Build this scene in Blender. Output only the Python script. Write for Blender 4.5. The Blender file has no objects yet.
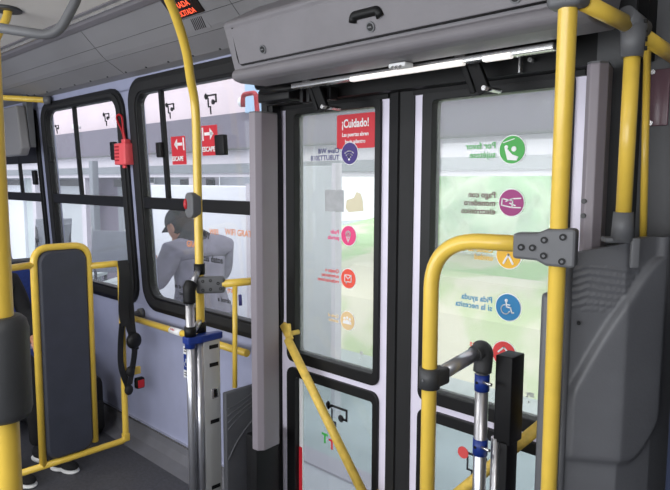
import bpy, bmesh, math, random
from mathutils import Vector, Matrix
random.seed(7)
sc = bpy.context.scene
# ------------------------------------------------------------------ camera, world, light
cam_d = bpy.data.cameras.new('camera'); cam = bpy.data.objects.new('camera', cam_d)
sc.collection.objects.link(cam); sc.camera = cam
cam_d.sensor_fit = 'HORIZONTAL'; cam_d.sensor_width = 36.0; cam_d.lens = 616.0 / 670.0 * 36.0
cam_d.clip_start = 0.02; cam_d.clip_end = 200
yaw, pitch, roll = 0.76775, 0.10281, 0.00337
fw = Vector((-math.sin(yaw)*math.cos(pitch), math.cos(yaw)*math.cos(pitch), -math.sin(pitch)))
rt = Vector((math.cos(yaw), math.sin(yaw), 0)); up = rt.cross(fw)
r2 = rt*math.cos(roll)+up*math.sin(roll); u2 = up*math.cos(roll)-rt*math.sin(roll)
cam.matrix_world = Matrix(((r2.x, u2.x, -fw.x, 0), (r2.y, u2.y, -fw.y, 0), (r2.z, u2.z, -fw.z, 1.5), (0, 0, 0, 1)))
w = bpy.data.worlds.new('overcast_sky'); sc.world = w; w.use_nodes = True
bg = w.node_tree.nodes['Background']; bg.inputs[0].default_value = (0.90, 0.95, 1.0, 1); bg.inputs[1].default_value = 1.75
sun_d = bpy.data.lights.new('sun', 'SUN'); sun_d.energy = 2.6; sun_d.angle = 0.6; sun_d.color = (1, 0.97, 0.9)
sun = bpy.data.objects.new('sun', sun_d); sc.collection.objects.link(sun)
sun.rotation_euler = (math.radians(38), 0, math.radians(14))
def area(name, loc, rot, sx, sy, e, col=(1, 1, 1)):
    d = bpy.data.lights.new(name, 'AREA'); d.shape = 'RECTANGLE'; d.size = sx; d.size_y = sy; d.energy = e; d.color = col
    o = bpy.data.objects.new(name, d); sc.collection.objects.link(o); o.location = loc; o.rotation_euler = rot
    return o
# daylight through the windows on the other side of the bus, and two unseen fill lights added over the aisle
area('daylight_other_side', (-1.6, -1.42, 1.35), (math.radians(90), 0, 0), 5.0, 1.0, 80, (0.95, 0.97, 1.0))
area('aisle_fill', (-2.6, 0.1, 2.28), (0, 0, 0), 3.2, 0.15, 12, (1.0, 0.97, 0.93))
area('aisle_fill', (0.3, -0.2, 2.28), (0, 0, 0), 1.2, 0.15, 9, (1.0, 0.97, 0.93))
sc.view_settings.view_transform = 'Standard'; sc.view_settings.look = 'None'
sc.view_settings.gamma = 1.0; sc.view_settings.use_curve_mapping = False
sc.view_settings.exposure = 0.0
# ------------------------------------------------------------------ materials
def lin(c): return tuple(((v/255)/12.92 if v/255 <= .04045 else (((v/255)+.055)/1.055)**2.4) for v in c)
def mat(name, rgb, rough=.5, metal=0., var=.06, scale=12., bump=0., bscale=None, spec=.5, emit=0., aniso=None, coat=0.):
    m = bpy.data.materials.new(name); m.use_nodes = True; nt = m.node_tree; b = nt.nodes['Principled BSDF']
    c = lin(rgb)
    tc = nt.nodes.new('ShaderNodeTexCoord'); mp = nt.nodes.new('ShaderNodeMapping'); nt.links.new(tc.outputs['Object'], mp.inputs[0])
    if aniso: mp.inputs['Scale'].default_value = aniso
    n = nt.nodes.new('ShaderNodeTexNoise'); n.inputs['Scale'].default_value = scale; n.inputs['Detail'].default_value = 5
    nt.links.new(mp.outputs[0], n.inputs['Vector'])
    cr = nt.nodes.new('ShaderNodeValToRGB'); nt.links.new(n.outputs[0], cr.inputs[0])
    cr.color_ramp.elements[0].position = .3; cr.color_ramp.elements[1].position = .7
    cr.color_ramp.elements[0].color = (*[max(0, v*(1-var)) for v in c], 1); cr.color_ramp.elements[1].color = (*[min(1, v*(1+var)) for v in c], 1)
    nt.links.new(cr.outputs[0], b.inputs['Base Color'])
    b.inputs['Roughness'].default_value = rough; b.inputs['Metallic'].default_value = metal
    b.inputs['Specular IOR Level'].default_value = spec
    if coat: b.inputs['Coat Weight'].default_value = coat
    if emit: b.inputs['Emission Color'].default_value = (*c, 1); b.inputs['Emission Strength'].default_value = emit
    if bump:
        n2 = nt.nodes.new('ShaderNodeTexNoise'); n2.inputs['Scale'].default_value = bscale or scale*8; n2.inputs['Detail'].default_value = 3
        nt.links.new(mp.outputs[0], n2.inputs['Vector'])
        bp = nt.nodes.new('ShaderNodeBump'); bp.inputs['Strength'].default_value = bump; bp.inputs['Distance'].default_value = .004
        nt.links.new(n2.outputs[0], bp.inputs['Height']); nt.links.new(bp.outputs[0], b.inputs['Normal'])
    return m
def glass_mat(name, tint, film=0., gloss=.06, film_rgb=(235, 238, 240), rough=.03, streak=False):
    m = bpy.data.materials.new(name); m.use_nodes = True; nt = m.node_tree; nt.nodes.remove(nt.nodes['Principled BSDF'])
    out = nt.nodes['Material Output']; t = nt.nodes.new('ShaderNodeBsdfTransparent'); t.inputs[0].default_value = (*tint, 1)
    g = nt.nodes.new('ShaderNodeBsdfGlossy'); g.inputs['Roughness'].default_value = rough
    last = t
    if film:
        tr = nt.nodes.new('ShaderNodeBsdfTranslucent'); tr.inputs[0].default_value = (*lin(film_rgb), 1)
        mx = nt.nodes.new('ShaderNodeMixShader'); nt.links.new(t.outputs[0], mx.inputs[1]); nt.links.new(tr.outputs[0], mx.inputs[2])
        tc = nt.nodes.new('ShaderNodeTexCoord'); n = nt.nodes.new('ShaderNodeTexNoise'); n.inputs['Scale'].default_value = 3; n.inputs['Detail'].default_value = 6
        nt.links.new(tc.outputs['Object'], n.inputs['Vector'])
        mr = nt.nodes.new('ShaderNodeMapRange'); mr.inputs[1].default_value = .3; mr.inputs[2].default_value = .7
        mr.inputs[3].default_value = film*.85; mr.inputs[4].default_value = film*1.15
        nt.links.new(n.outputs[0], mr.inputs[0]); nt.links.new(mr.outputs[0], mx.inputs[0]); last = mx
    m2 = nt.nodes.new('ShaderNodeMixShader'); m2.inputs[0].default_value = gloss
    nt.links.new(last.outputs[0], m2.inputs[1]); nt.links.new(g.outputs[0], m2.inputs[2]); nt.links.new(m2.outputs[0], out.inputs[0])
    return m
M = dict(
    wall=mat('lilac_panel', (156, 160, 186), .45, var=.04, bump=.05),
    skirt=mat('grey_vinyl', (104, 104, 110), .6, var=.08, bump=.1),
    floor=mat('speckled_vinyl_floor', (74, 74, 79), .55, var=.22, scale=60, bump=.15),
    black=mat('black_rubber', (20, 20, 21), .6, var=.1, spec=.2),
    blackmetal=mat('black_metal', (15, 15, 16), .5, var=.15, spec=.25),
    bwin=mat('black_window_frame', (20, 20, 21), .45, var=.1, spec=.3),
    seal=mat('black_seal', (34, 34, 35), .6, var=.08, spec=.3),
    lav=mat('lavender_door_paint', (226, 220, 236), .3, var=.03),
    yellow=mat('yellow_powder_coat', (230, 194, 78), .32, var=.05, scale=18, bump=.04, spec=.5, coat=.2),
    ygrit=mat('yellow_textured_bar', (220, 186, 84), .55, var=.16, scale=40, bump=.3),
    greyp=mat('grey_plastic', (96, 97, 100), .5, var=.06, bump=.1),
    greyd=mat('dark_grey_plastic', (58, 59, 61), .5, var=.08, bump=.1),
    blk=mat('black_plastic', (16, 16, 18), .5, var=.1, bump=.1, spec=.3),
    col=mat('grey_aluminium_column', (134, 127, 134), .4, var=.05, scale=5, aniso=(1, 1, .1)),
    cover=mat('warm_grey_moulded_plastic', (116, 113, 117), .5, var=.05, bump=.12),
    cove=mat('grey_cove_plastic', (130, 129, 131), .5, var=.06, scale=3, bump=.06),
    ceil=mat('cream_ceiling', (202, 198, 192), .7, var=.04, scale=4, bump=.06),
    chrome=mat('brushed_steel', (205, 206, 212), .3, .92, var=.1, scale=30, aniso=(1, 1, .05)),
    steel=mat('stainless_plate', (206, 206, 205), .45, .6, var=.06, scale=20, aniso=(1, 1, .05)),
    alu=mat('aluminium_profile', (215, 214, 214), .25, .9, var=.1, scale=20),
    blue=mat('blue_plastic', (24, 52, 132), .4, var=.08),
    pad=mat('charcoal_vinyl_padding', (56, 59, 70), .6, var=.08, bump=.25, bscale=220),
    part=mat('charcoal_moulded_partition', (94, 95, 99), .45, var=.06, bump=.12, bscale=160),
    strap=mat('black_webbing', (17, 17, 19), .7, var=.15, bump=.3, bscale=300),
    red=mat('red_plastic', (190, 30, 40), .4, var=.06),
    coral=mat('coral_red_plastic', (238, 92, 98), .45, var=.05),
    redpaint=mat('red_paint', (176, 24, 40), .4, var=.05),
    stred=mat('red_sticker', (206, 38, 52), .5, var=.03), stwhite=mat('white_print', (240, 240, 240), .5, var=.02),
    stpurple=mat('purple_sticker', (62, 44, 122), .5, var=.03), stpink=mat('pink_sticker', (232, 66, 128), .5, var=.03),
    storange=mat('orange_sticker', (236, 84, 62), .5, var=.03), stbeige=mat('beige_sticker', (226, 196, 146), .5, var=.03),
    stgreen=mat('green_sticker', (64, 170, 72), .5, var=.03), stmag=mat('magenta_sticker', (158, 44, 118), .5, var=.03),
    styellow=mat('yellow_sticker', (236, 182, 40), .5, var=.03), stblue=mat('blue_sticker', (28, 124, 178), .5, var=.03),
    stred2=mat('bright_red_sticker', (226, 62, 62), .5, var=.03), ink=mat('dark_ink', (40, 40, 44), .6, var=.05),
    inkblue=mat('navy_ink', (52, 50, 110), .6, var=.05), inkbrown=mat('maroon_ink', (110, 66, 82), .6, var=.05),
    inkorange=mat('orange_ink', (222, 140, 84), .6, var=.05), inkgold=mat('gold_edge', (206, 170, 110), .5, var=.05),
    inkred=mat('red_ink', (214, 76, 76), .6, var=.05), clearst=mat('clear_film_residue', (176, 178, 180), .6, var=.12, scale=30),
    led=mat('red_led_dots', (255, 92, 60), .5, var=.02, emit=1.3), ledoff=mat('dark_display_glass', (34, 26, 26), .3, var=.05),
    lamp=mat('door_lamp_tube', (255, 250, 244), .3, var=.01, emit=.6),  # emissive white for the slim strip over the doors
    glass=glass_mat('window_glass', (.90, .91, .93), 0.05, .05), clear=glass_mat('door_glass', (.90, .92, .92), 0.17, .04),
    lower=glass_mat('lower_door_glass', (.76, .81, .82), 0.12, .05), acryl=mat('dark_pink_plate', (112, 84, 94), .25, var=.08),
    skin=mat('skin', (196, 140, 112), .55, var=.05), jacket=mat('grey_jacket_cloth', (140, 136, 150), .9, var=.18, scale=22, bump=.3),
    cap=mat('dark_cap_cloth', (44, 45, 48), .9, var=.15, scale=30), hair=mat('black_hair', (28, 24, 22), .8, var=.2, scale=60),
    jeans=mat('dark_trousers', (36, 36, 42), .9, var=.15), blackcloth=mat('black_cloth', (22, 22, 25), .9, var=.2, bump=.2), shoew=mat('white_sole', (225, 225, 225), .6),
    seatblue=mat('blue_seat_fabric', (44, 66, 138), .8, var=.15, scale=50, bump=.2), navy=mat('navy_seat', (30, 40, 66), .8, var=.1, bump=.2),
    pave=mat('pale_pavement', (206, 200, 208), .9, var=.06, scale=6, bump=.1), curb=mat('pink_kerb', (186, 172, 186), .9, var=.05), road=mat('grey_road', (176, 184, 188), .9, var=.12, scale=2),
    beam=mat('grey_steel_fascia', (112, 106, 120), .6, var=.05, scale=2), beamw=mat('white_fascia', (208, 202, 210), .6, var=.03), beamg=mat('pale_grey_soffit', (134, 138, 144), .6, var=.05),
    pinkroof=mat('pinkish_white_roof_sheet', (226, 210, 216), .7, var=.05, scale=2), lawn=mat('pale_lawn', (178, 214, 160), .95, var=.28, scale=1.6, bump=.4),
    hedge=mat('light_green_leaves', (158, 214, 146), .95, var=.25, scale=3, bump=.4), sand=mat('sandy_ground', (228, 220, 190), .95, var=.1, scale=1.3),
    screen=mat('grey_screen_plastic', (84, 85, 90), .55, var=.06, bump=.12),
    gscreen=mat('grey_screen', (186, 190, 194), .5, var=.05, scale=3),
    white=mat('white_panel', (232, 234, 240), .5, var=.03, scale=3), gpanel=mat('greyish_green_panel', (196, 204, 204), .5, var=.05, scale=3), bluebox=mat('pale_blue_panel', (176, 204, 232), .6, var=.04),
)
def meadow(name, a, b_, scale, lo=.42, hi=.58):
    m = mat(name, (200, 200, 200), .95, bump=.3, scale=6); nt = m.node_tree
    n = nt.nodes.new('ShaderNodeTexNoise'); n.inputs['Scale'].default_value = scale; n.inputs['Detail'].default_value = 4
    tc = nt.nodes.new('ShaderNodeTexCoord'); nt.links.new(tc.outputs['Object'], n.inputs['Vector'])
    cr = nt.nodes.new('ShaderNodeValToRGB'); nt.links.new(n.outputs[0], cr.inputs[0]); cr.color_ramp.interpolation = 'EASE'
    cr.color_ramp.elements[0].position = lo; cr.color_ramp.elements[1].position = hi
    cr.color_ramp.elements[0].color = (*lin(a), 1); cr.color_ramp.elements[1].color = (*lin(b_), 1)
    nt.links.new(cr.outputs[0], nt.nodes['Principled BSDF'].inputs['Base Color']); return m
M['lawn'] = meadow('pale_lawn', (176, 210, 150), (226, 222, 196), 1.1); M['verge'] = meadow('sandy_verge', (232, 226, 204), (196, 212, 162), 1.6, .45, .62)
M['hedge'] = meadow('light_green_leaves', (140, 196, 128), (196, 224, 178), 2.2)
# ------------------------------------------------------------------ mesh helpers
WIN_LEAN = .054
def lean(p): return (p[0], 1.70-(p[2]-.85)*WIN_LEAN+p[1], p[2])        # points given as (x, offset outward, z)
class MB:
    def __init__(s, xf=None): s.bm = bmesh.new(); s.xf = xf
    def v(s, p):
        p = s.xf(p) if s.xf else p
        return s.bm.verts.new(p)
    def face(s, vs, smooth=False):
        try: f = s.bm.faces.new(vs); f.smooth = smooth
        except ValueError: pass
    def box(s, x0, x1, y0, y1, z0, z1, c=0.):
        if c <= 0:
            q = [s.v((x, y, z)) for x in (x0, x1) for y in (y0, y1) for z in (z0, z1)]
            for f in ((0, 1, 3, 2), (4, 6, 7, 5), (0, 4, 5, 1), (2, 3, 7, 6), (0, 2, 6, 4), (1, 5, 7, 3)): s.face([q[i] for i in f])
        else:
            b = bmesh.new(); bmesh.ops.create_cube(b, size=1)
            for v in b.verts: v.co = Vector(((x0+x1)/2+v.co.x*(x1-x0), (y0+y1)/2+v.co.y*(y1-y0), (z0+z1)/2+v.co.z*(z1-z0)))
            bmesh.ops.bevel(b, geom=list(b.edges), offset=c, segments=3, profile=.5, affect='EDGES')
            s.merge(b)
        return s
    def merge(s, b, mtx=None, smooth=True):
        mp = {}
        for v in b.verts: mp[v] = s.v(tuple(mtx @ v.co if mtx else v.co))
        for f in b.faces: s.face([mp[v] for v in f.verts], smooth)
        b.free()
    def obox(s, c, ax, ay, az, hx, hy, hz, bev=0.):
        b = bmesh.new(); bmesh.ops.create_cube(b, size=1)
        for v in b.verts: v.co = Vector((v.co.x*2*hx, v.co.y*2*hy, v.co.z*2*hz))
        if bev: bmesh.ops.bevel(b, geom=list(b.edges), offset=bev, segments=3, profile=.5, affect='EDGES')
        m = Matrix((Vector(ax).normalized(), Vector(ay).normalized(), Vector(az).normalized())).transposed().to_4x4(); m.translation = Vector(c)
        s.merge(b, m, bool(bev)); return s
    def tube(s, pts, r, n=20, cap=True):
        pts = [Vector(p) for p in pts]; rs = r if isinstance(r, (list, tuple)) else [r]*len(pts)
        rings = []; nrm = None
        for i, p in enumerate(pts):
            t = (pts[min(i+1, len(pts)-1)]-pts[max(i-1, 0)]).normalized()
            if nrm is None: nrm = t.orthogonal().normalized()
            nrm = (nrm-t*nrm.dot(t)).normalized(); bn = t.cross(nrm)
            rings.append([s.v(tuple(p+(nrm*math.cos(a)+bn*math.sin(a))*rs[i])) for a in [2*math.pi*k/n for k in range(n)]])
        for a, b in zip(rings, rings[1:]):
            for k in range(n): s.face([a[k], a[(k+1) % n], b[(k+1) % n], b[k]], True)
        if cap: s.face(list(reversed(rings[0]))); s.face(rings[-1])
        return s
    def ribbon(s, pts, side, wd, th):
        pts = [Vector(p) for p in pts]; side = Vector(side).normalized(); rings = []
        for i, p in enumerate(pts):
            t = (pts[min(i+1, len(pts)-1)]-pts[max(i-1, 0)]).normalized(); nn = t.cross(side).normalized()
            rings.append([s.v(tuple(p+side*a*wd/2+nn*b*th/2)) for a, b in ((-1, -1), (1, -1), (1, 1), (-1, 1))])
        for a, b in zip(rings, rings[1:]):
            for k in range(4): s.face([a[k], a[(k+1) % 4], b[(k+1) % 4], b[k]])
        s.face(list(reversed(rings[0]))); s.face(rings[-1]); return s
    def prism(s, poly, axis, a0, a1):
        def P(u, v, a): return {'x': (a, u, v), 'y': (u, a, v), 'z': (u, v, a)}[axis]
        A = [s.v(P(u, v, a0)) for u, v in poly]; B = [s.v(P(u, v, a1)) for u, v in poly]; n = len(poly)
        for k in range(n): s.face([A[k], A[(k+1) % n], B[(k+1) % n], B[k]])
        s.face(list(reversed(A))); s.face(B); return s
    def ring(s, outer, inner, a0, a1):                                    # polygons in the x-z plane, thickness along y
        n = len(outer)
        R = [[s.v((u, a, v)) for u, v in pl] for a in (a0, a1) for pl in (outer, inner)]
        oa, ia, ob, ib = R
        for k in range(n):
            j = (k+1) % n
            s.face([oa[k], oa[j], ia[j], ia[k]]); s.face([ob[k], ib[k], ib[j], ob[j]])
            s.face([oa[k], ob[k], ob[j], oa[j]]); s.face([ia[k], ia[j], ib[j], ib[k]])
        return s
    def build(s, name, m, parent=None, bevel=0.):
        bmesh.ops.recalc_face_normals(s.bm, faces=list(s.bm.faces))
        me = bpy.data.meshes.new(name); s.bm.to_mesh(me); s.bm.free(); me.materials.append(M[m] if isinstance(m, str) else m)
        o = bpy.data.objects.new(name, me); sc.collection.objects.link(o)
        if parent is not None: o.parent = parent; o.matrix_parent_inverse = Matrix.Translation(-parent.location) if parent.type == 'EMPTY' else Matrix.Identity(4)
        if bevel:
            bv = o.modifiers.new('bevel', 'BEVEL'); bv.width = bevel; bv.segments = 2; bv.limit_method = 'ANGLE'
        return o
def rr(u0, u1, v0, v1, r, n=6):
    o = []
    for cx, cz, a in ((u1-r, v1-r, 0), (u0+r, v1-r, 90), (u0+r, v0+r, 180), (u1-r, v0+r, 270)):
        for k in range(n+1):
            t = math.radians(a+90*k/n); o.append((cx+r*math.cos(t), cz+r*math.sin(t)))
    return o
def thing(name, label, cat, loc=(0, 0, 0), group=None):
    o = bpy.data.objects.new(name, None); sc.collection.objects.link(o); o.location = loc; o.empty_display_size = .1
    o['label'] = label; o['category'] = cat
    if group: o['group'] = group
    return o
def tag(o, label, cat, group=None):
    o['label'] = label; o['category'] = cat
    if group: o['group'] = group
    return o
def struct(o, label=None, cat=None):
    o['kind'] = 'structure'
    if label: o['label'] = label
    if cat: o['category'] = cat
    return o
def plabel(o, t): o['label'] = t; return o
def smoothpath(pts, n=8):                                                 # Catmull-Rom
    P = [Vector(p) for p in pts]; P = [P[0]*2-P[1]]+P+[P[-1]*2-P[-2]]; out = []
    for i in range(1, len(P)-2):
        for k in range(n):
            t = k/n; a, b, c, d = P[i-1:i+3]
            out.append(.5*((2*b)+(c-a)*t+(2*a-5*b+4*c-d)*t*t+(3*b-a-3*c+d)*t**3))
    out.append(P[-2]); return out
def bend(pts, r, n=8):                                                    # polyline with rounded corners
    P = [Vector(p) for p in pts]; out = [P[0]]
    for i in range(1, len(P)-1):
        a = (P[i-1]-P[i]).normalized(); b = (P[i+1]-P[i]).normalized(); s0 = P[i]+a*r; s1 = P[i]+b*r
        for k in range(n+1):
            t = k/n; out.append(s0*(1-t)**2+P[i]*2*t*(1-t)+s1*t*t)
    out.append(P[-1]); return out
def text(s, size, loc, m, parent, mirror=False, name='lettering', bold=.0, align='LEFT', ax=(1, 0, 0), ay=(0, 0, 1), sx=1., sh=0.):
    c = bpy.data.curves.new('t', 'FONT'); c.body = s; c.size = size; c.extrude = .0004; c.align_x = align; c.offset = bold; c.shear = sh
    c.space_line = .85; c.resolution_u = 3
    o = bpy.data.objects.new('t', c); sc.collection.objects.link(o)
    me = bpy.data.meshes.new_from_object(o); bpy.data.objects.remove(o); bpy.data.curves.remove(c)
    X = Vector(ax).normalized(); Y = Vector(ay).normalized(); N = X.cross(Y); L = Vector(loc)
    for v in me.vertices:
        x, y, z = v.co; x *= sx*(-1 if mirror else 1); v.co = L+X*x+Y*y+N*z
    me.materials.clear(); me.materials.append(M[m]); me.name = name
    o = bpy.data.objects.new(name, me); sc.collection.objects.link(o)
    if parent is not None: attach(o, parent)
    return o
def attach(o, parent):
    o.parent = parent
    base = parent
    while base.parent is not None: base = base.parent
    o.matrix_parent_inverse = Matrix.Translation(-base.location) if (base is parent and parent.type == 'EMPTY') else Matrix.Identity(4)
    return o
def skinned(name, nodes, edges, m, parent=None, sub=2, root=0):
    me = bpy.data.meshes.new(name); me.from_pydata([n[0] for n in nodes], edges, []); o = bpy.data.objects.new(name, me); sc.collection.objects.link(o)
    md = o.modifiers.new('s', 'SKIN'); md.use_smooth_shade = True
    if not me.skin_vertices: me.attributes.new  # layer is created by the modifier context below
    if not me.skin_vertices:
        bpy.context.view_layer.objects.active = o; o.select_set(True); bpy.ops.object.modifier_remove(modifier='s'); bpy.ops.object.modifier_add(type='SKIN'); o.modifiers[0].use_smooth_shade = True
    for i, n in enumerate(nodes):
        r = n[1] if isinstance(n[1], tuple) else (n[1], n[1])
        me.skin_vertices[0].data[i].radius = r; me.skin_vertices[0].data[i].use_root = (i == root)
    ss = o.modifiers.new('u', 'SUBSURF'); ss.levels = sub; ss.render_levels = sub
    bpy.context.view_layer.update(); dg = bpy.context.evaluated_depsgraph_get(); m2 = bpy.data.meshes.new_from_object(o.evaluated_get(dg))
    bpy.data.objects.remove(o); m2.materials.clear(); m2.materials.append(M[m]); m2.name = name
    for p in m2.polygons: p.use_smooth = True; p.material_index = 0
    o = bpy.data.objects.new(name, m2); sc.collection.objects.link(o)
    if parent is not None: attach(o, parent)
    return o
def ellipsoid(mb, c, rx, ry, rz, ax=(1, 0, 0), ay=(0, 1, 0), az=(0, 0, 1), n=20, zmin=None, pw=None):
    b = bmesh.new(); bmesh.ops.create_uvsphere(b, u_segments=n, v_segments=n//2+2, radius=1)
    if zmin is not None:
        for v in b.verts: v.co.z = max(v.co.z, zmin)
    m = Matrix((Vector(ax)*rx, Vector(ay)*ry, Vector(az)*rz)).transposed().to_4x4(); m.translation = Vector(c)
    mb.merge(b, m); return mb
def disc(mb, u, v, r, y0, y1, n=28, ry=None):
    return mb.prism([(u+r*math.cos(2*math.pi*k/n), v+(ry or r)*math.sin(2*math.pi*k/n)) for k in range(n)], 'y', y0, y1)
def line(mb, pts, wd, y0, y1):                                            # flat stroke in the x-z plane
    for (a, b), (c, d) in zip(pts, pts[1:]):
        L = math.hypot(c-a, d-b) or 1; nx, nz = -(d-b)/L*wd/2, (c-a)/L*wd/2; ex, ez = (c-a)/L*wd/2, (d-b)/L*wd/2
        mb.prism([(a+nx-ex, b+nz-ez), (c+nx+ex, d+nz+ez), (c-nx+ex, d-nz+ez), (a-nx-ex, b-nz-ez)], 'y', y0, y1)
    return mb

# ------------------------------------------------------------------ bus shell
XL, XR = -6.2, .9
fl = MB().box(XL, XR, -1.45, 1.64, -.06, 0).build('floor', 'floor'); struct(fl)
WINS = [(-5.30, -4.42, -5.36, -4.375), (-4.21, -3.245, -4.30, -3.16), (-3.015, -2.0, -3.105, -1.93)]
wl = MB(lean)
wl.box(XL, -2.0, 0, .05, .80, .845)
edges_ = [XL]
for g0, g1, o0, o1 in WINS: edges_ += [g0-.03, g1+.03]
edges_ += [-1.97]
for i in range(0, len(edges_), 2):
    if edges_[i+1]-edges_[i] > .004: wl.box(edges_[i], edges_[i+1], 0, .05, .845, 1.985)
wl.box(XL, -1.95, 0, .05, 1.975, 2.08)
wl.xf = None
wl.box(XL, -2.0, 1.70, 1.75, -.05, .805)
struct(wl.build('wall_door_side', 'wall'))
wr = MB().box(-.60, XR, 1.68, 1.74, -.3, 2.3).build('wall_door_side_rear', 'greyp'); struct(wr)
cv = MB(); prof = [(1.705, .112), (1.69, .112), (1.685, .07), (1.66, .03), (1.60, .0), (1.60, -.01), (1.705, -.01)]
cv.prism(prof, 'x', XL, -2.0); struct(cv.build('baseboard_door_side', 'skirt'))
tm = MB().box(XL, -2.075, 1.683, 1.701, .110, .122).build('trim_1', 'alu'); struct(tm)
wo = MB().box(XL, XR, -1.5, -1.45, 0, .85); wo.box(XL, XR, -1.5, -1.45, 1.9, 2.36)
for x in (-5, -3.6, -2.2, -.8, .6): wo.box(x, x+.12, -1.5, -1.45, .85, 1.9)
struct(wo.build('wall_aisle_side', 'wall'))
we = MB().box(XL-.05, XL, -1.5, 1.75, -.05, 2.4).build('wall_front', 'wall'); struct(we)
we = MB().box(XR, XR+.05, -1.5, 1.75, -.3, 2.4).build('wall_back', 'greyp'); struct(we)
# ceiling and the cove along the windows
cp = [(1.655, 2.035), (1.59, 2.053), (1.575, 2.062), (1.50, 2.105), (1.48, 2.12), (1.42, 2.178), (1.365, 2.235)]
co = MB(); co.prism(cp+[(1.365, 2.30), (1.70, 2.30), (1.70, 2.035)], 'x', XL, XR); struct(co.build('trim_2', 'cove', bevel=.002))
ce = MB(); ce.prism([(1.37, 2.262), (1.1, 2.30), (.6, 2.33), (-.3, 2.35), (-1.5, 2.30), (-1.5, 2.40), (1.37, 2.40)], 'x', XL, XR); struct(ce.build('ceiling', 'ceil'))
tr = MB(); tr.prism([(1.362, 2.225), (1.335, 2.236), (1.32, 2.262), (1.30, 2.266), (1.30, 2.28), (1.37, 2.28)], 'x', XL, XR); struct(tr.build('trim_3', 'cover', bevel=.002))
tr = MB(); tr.box(XL, XR, 1.312, 1.322, 2.245, 2.262); struct(tr.build('trim_4', 'alu'))
sk = MB()
for k in range(24):                                                       # screws along the cove's lower edge
    x = -5.9+k*.205; ellipsoid(sk, (x, 1.585, 2.055), .006, .006, .004, n=10)
struct(sk.build('trim_5', 'greyd'))
se = MB()                                                                 # panel seams across the cove
for x in (-3.06, -1.93):
    for (ya, za), (yb, zb) in zip(cp[1:], cp[2:]): se.tube([(x, ya, za), (x, yb, zb)], .0013, 6)
for (ya, za) in ((1.50, 2.105), (1.44, 2.158)): se.tube([(XL, ya, za), (-1.75, ya, za)], .0009, 6)
struct(se.build('trim_6', 'greyd'))

# ------------------------------------------------------------------ windows
def icon_hammer(mb, x, z, s, w0, w1, flip=1):                              # the little emergency-exit pictogram
    f = flip*s
    line(mb, [(x-.5*f, z+.55*s), (x-.5*f, z+.3*s), (x-.3*f, z+.45*s), (x+.5*f, z+.45*s), (x+.5*f, z+.05*s), (x+.3*f, z+.05*s)], .09*s, w0, w1)
    line(mb, [(x-.3*f, z+.3*s), (x-.3*f, z-.2*s), (x-.1*f, z-.2*s), (x-.1*f, z-.6*s)], .07*s, w0, w1)
    disc(mb, x-.5*f, z+.42*s, .14*s, w0, w1, 14); disc(mb, x+.2*f, z+.05*s, .15*s, w0, w1, 14)
def window(n, g0, g1, o0, o1, div, dark_top=False):
    e = bpy.data.objects.new('window_%d' % n, None); sc.collection.objects.link(e); e.location = ((g0+g1)/2, 1.7, .8); struct(e)
    top = 2.028 if n == 3 else 2.003; gt = 1.945
    MB(lean).ring(rr(o0, o1, .795, top, .13), rr(g0, g1, .875, gt, .075), -.016, .03).build('window_frame', 'bwin', e, bevel=.004)
    MB(lean).ring(rr(o0+.025, o1-.025, .82, top-.025, .11), rr(g0-.012, g1+.012, .863, gt+.012, .08), -.022, -.01).build('rubber_gasket', 'seal', e, bevel=.003)
    MB(lean).box(g0-.01, g1+.01, -.014, .02, 1.353, 1.413).build('transom', 'bwin', e, bevel=.004)
    MB(lean).box(g0-.01, g1+.01, .010, .014, .865, 1.36).build('lower_pane', 'glass', e)
    MB(lean).box(g0-.01, g1+.01, .010, .014, 1.40, gt+.01).build('upper_pane', 'glass', e)
    MB(lean).box(div-.012, div+.012, -.008, .012, 1.41, gt+.01).build('sliding_divider', 'bwin', e)
    return e
W1 = window(1, *WINS[0], -4.80); W2 = window(2, *WINS[1], -3.80); W3 = window(3, *WINS[2], -2.79)
MB(lean).box(-5.32, -4.40, -.006, .02, 1.62, 1.96).build('black_upper_panel', 'bwin', W1)
def latch(e, x, z, w_=.036, h=.10): MB(lean).box(x-w_/2, x+w_/2, -.028, -.002, z-h/2, z+h/2, .006).build('latch', 'blk', e)
latch(W1, -4.49, 1.52, .05); latch(W2, -4.18, 1.668, .04); latch(W2, -3.30, 1.665, .05); latch(W3, -2.81, 1.655, .045, .075); latch(W3, -2.29, 1.66, .07, .09)
for e, x, z, s in ((W1, -4.62, 1.07, .05), (W2, -4.08, 1.84, .052), (W2, -3.39, 1.858, .068), (W3, -2.715, 1.855, .07), (W3, -2.37, 1.86, .085)):
    b = MB(lean); icon_hammer(b, x, z-.01, s*.9, -.001, .004, 1); b.build('exit_pictogram', 'ink', e)
def arrow_sticker(e, x, z, d, col):
    st = MB(lean).box(x-.062, x+.062, 0., .002, z-.068, z+.068).build('escape_sticker', 'stred', e)
    b = MB(lean); line(b, [(x-.030*d, z+.03), (x+.02*d, z+.03)], .014, -.002, 0.); b.prism([(x+.034*d, z+.03), (x+.006*d, z+.056), (x+.006*d, z+.038), (x+.006*d, z+.022), (x+.006*d, z+.004)], 'y', -.002, 0.)
    b.box(x-.050*d-.005, x-.050*d+.005, -.002, 0, z+.0, z+.06)
    b.build('arrow', 'stwhite', st)
    y = 1.70-(z-.85)*WIN_LEAN-.004
    text('ESCAPE', .031, (x-.056, y, z-.050), 'stwhite', st, bold=.0008, sx=1.0)
arrow_sticker(W3, -2.665, 1.648, -1, 'stred'); arrow_sticker(W3, -2.398, 1.685, 1, 'stred')
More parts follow.
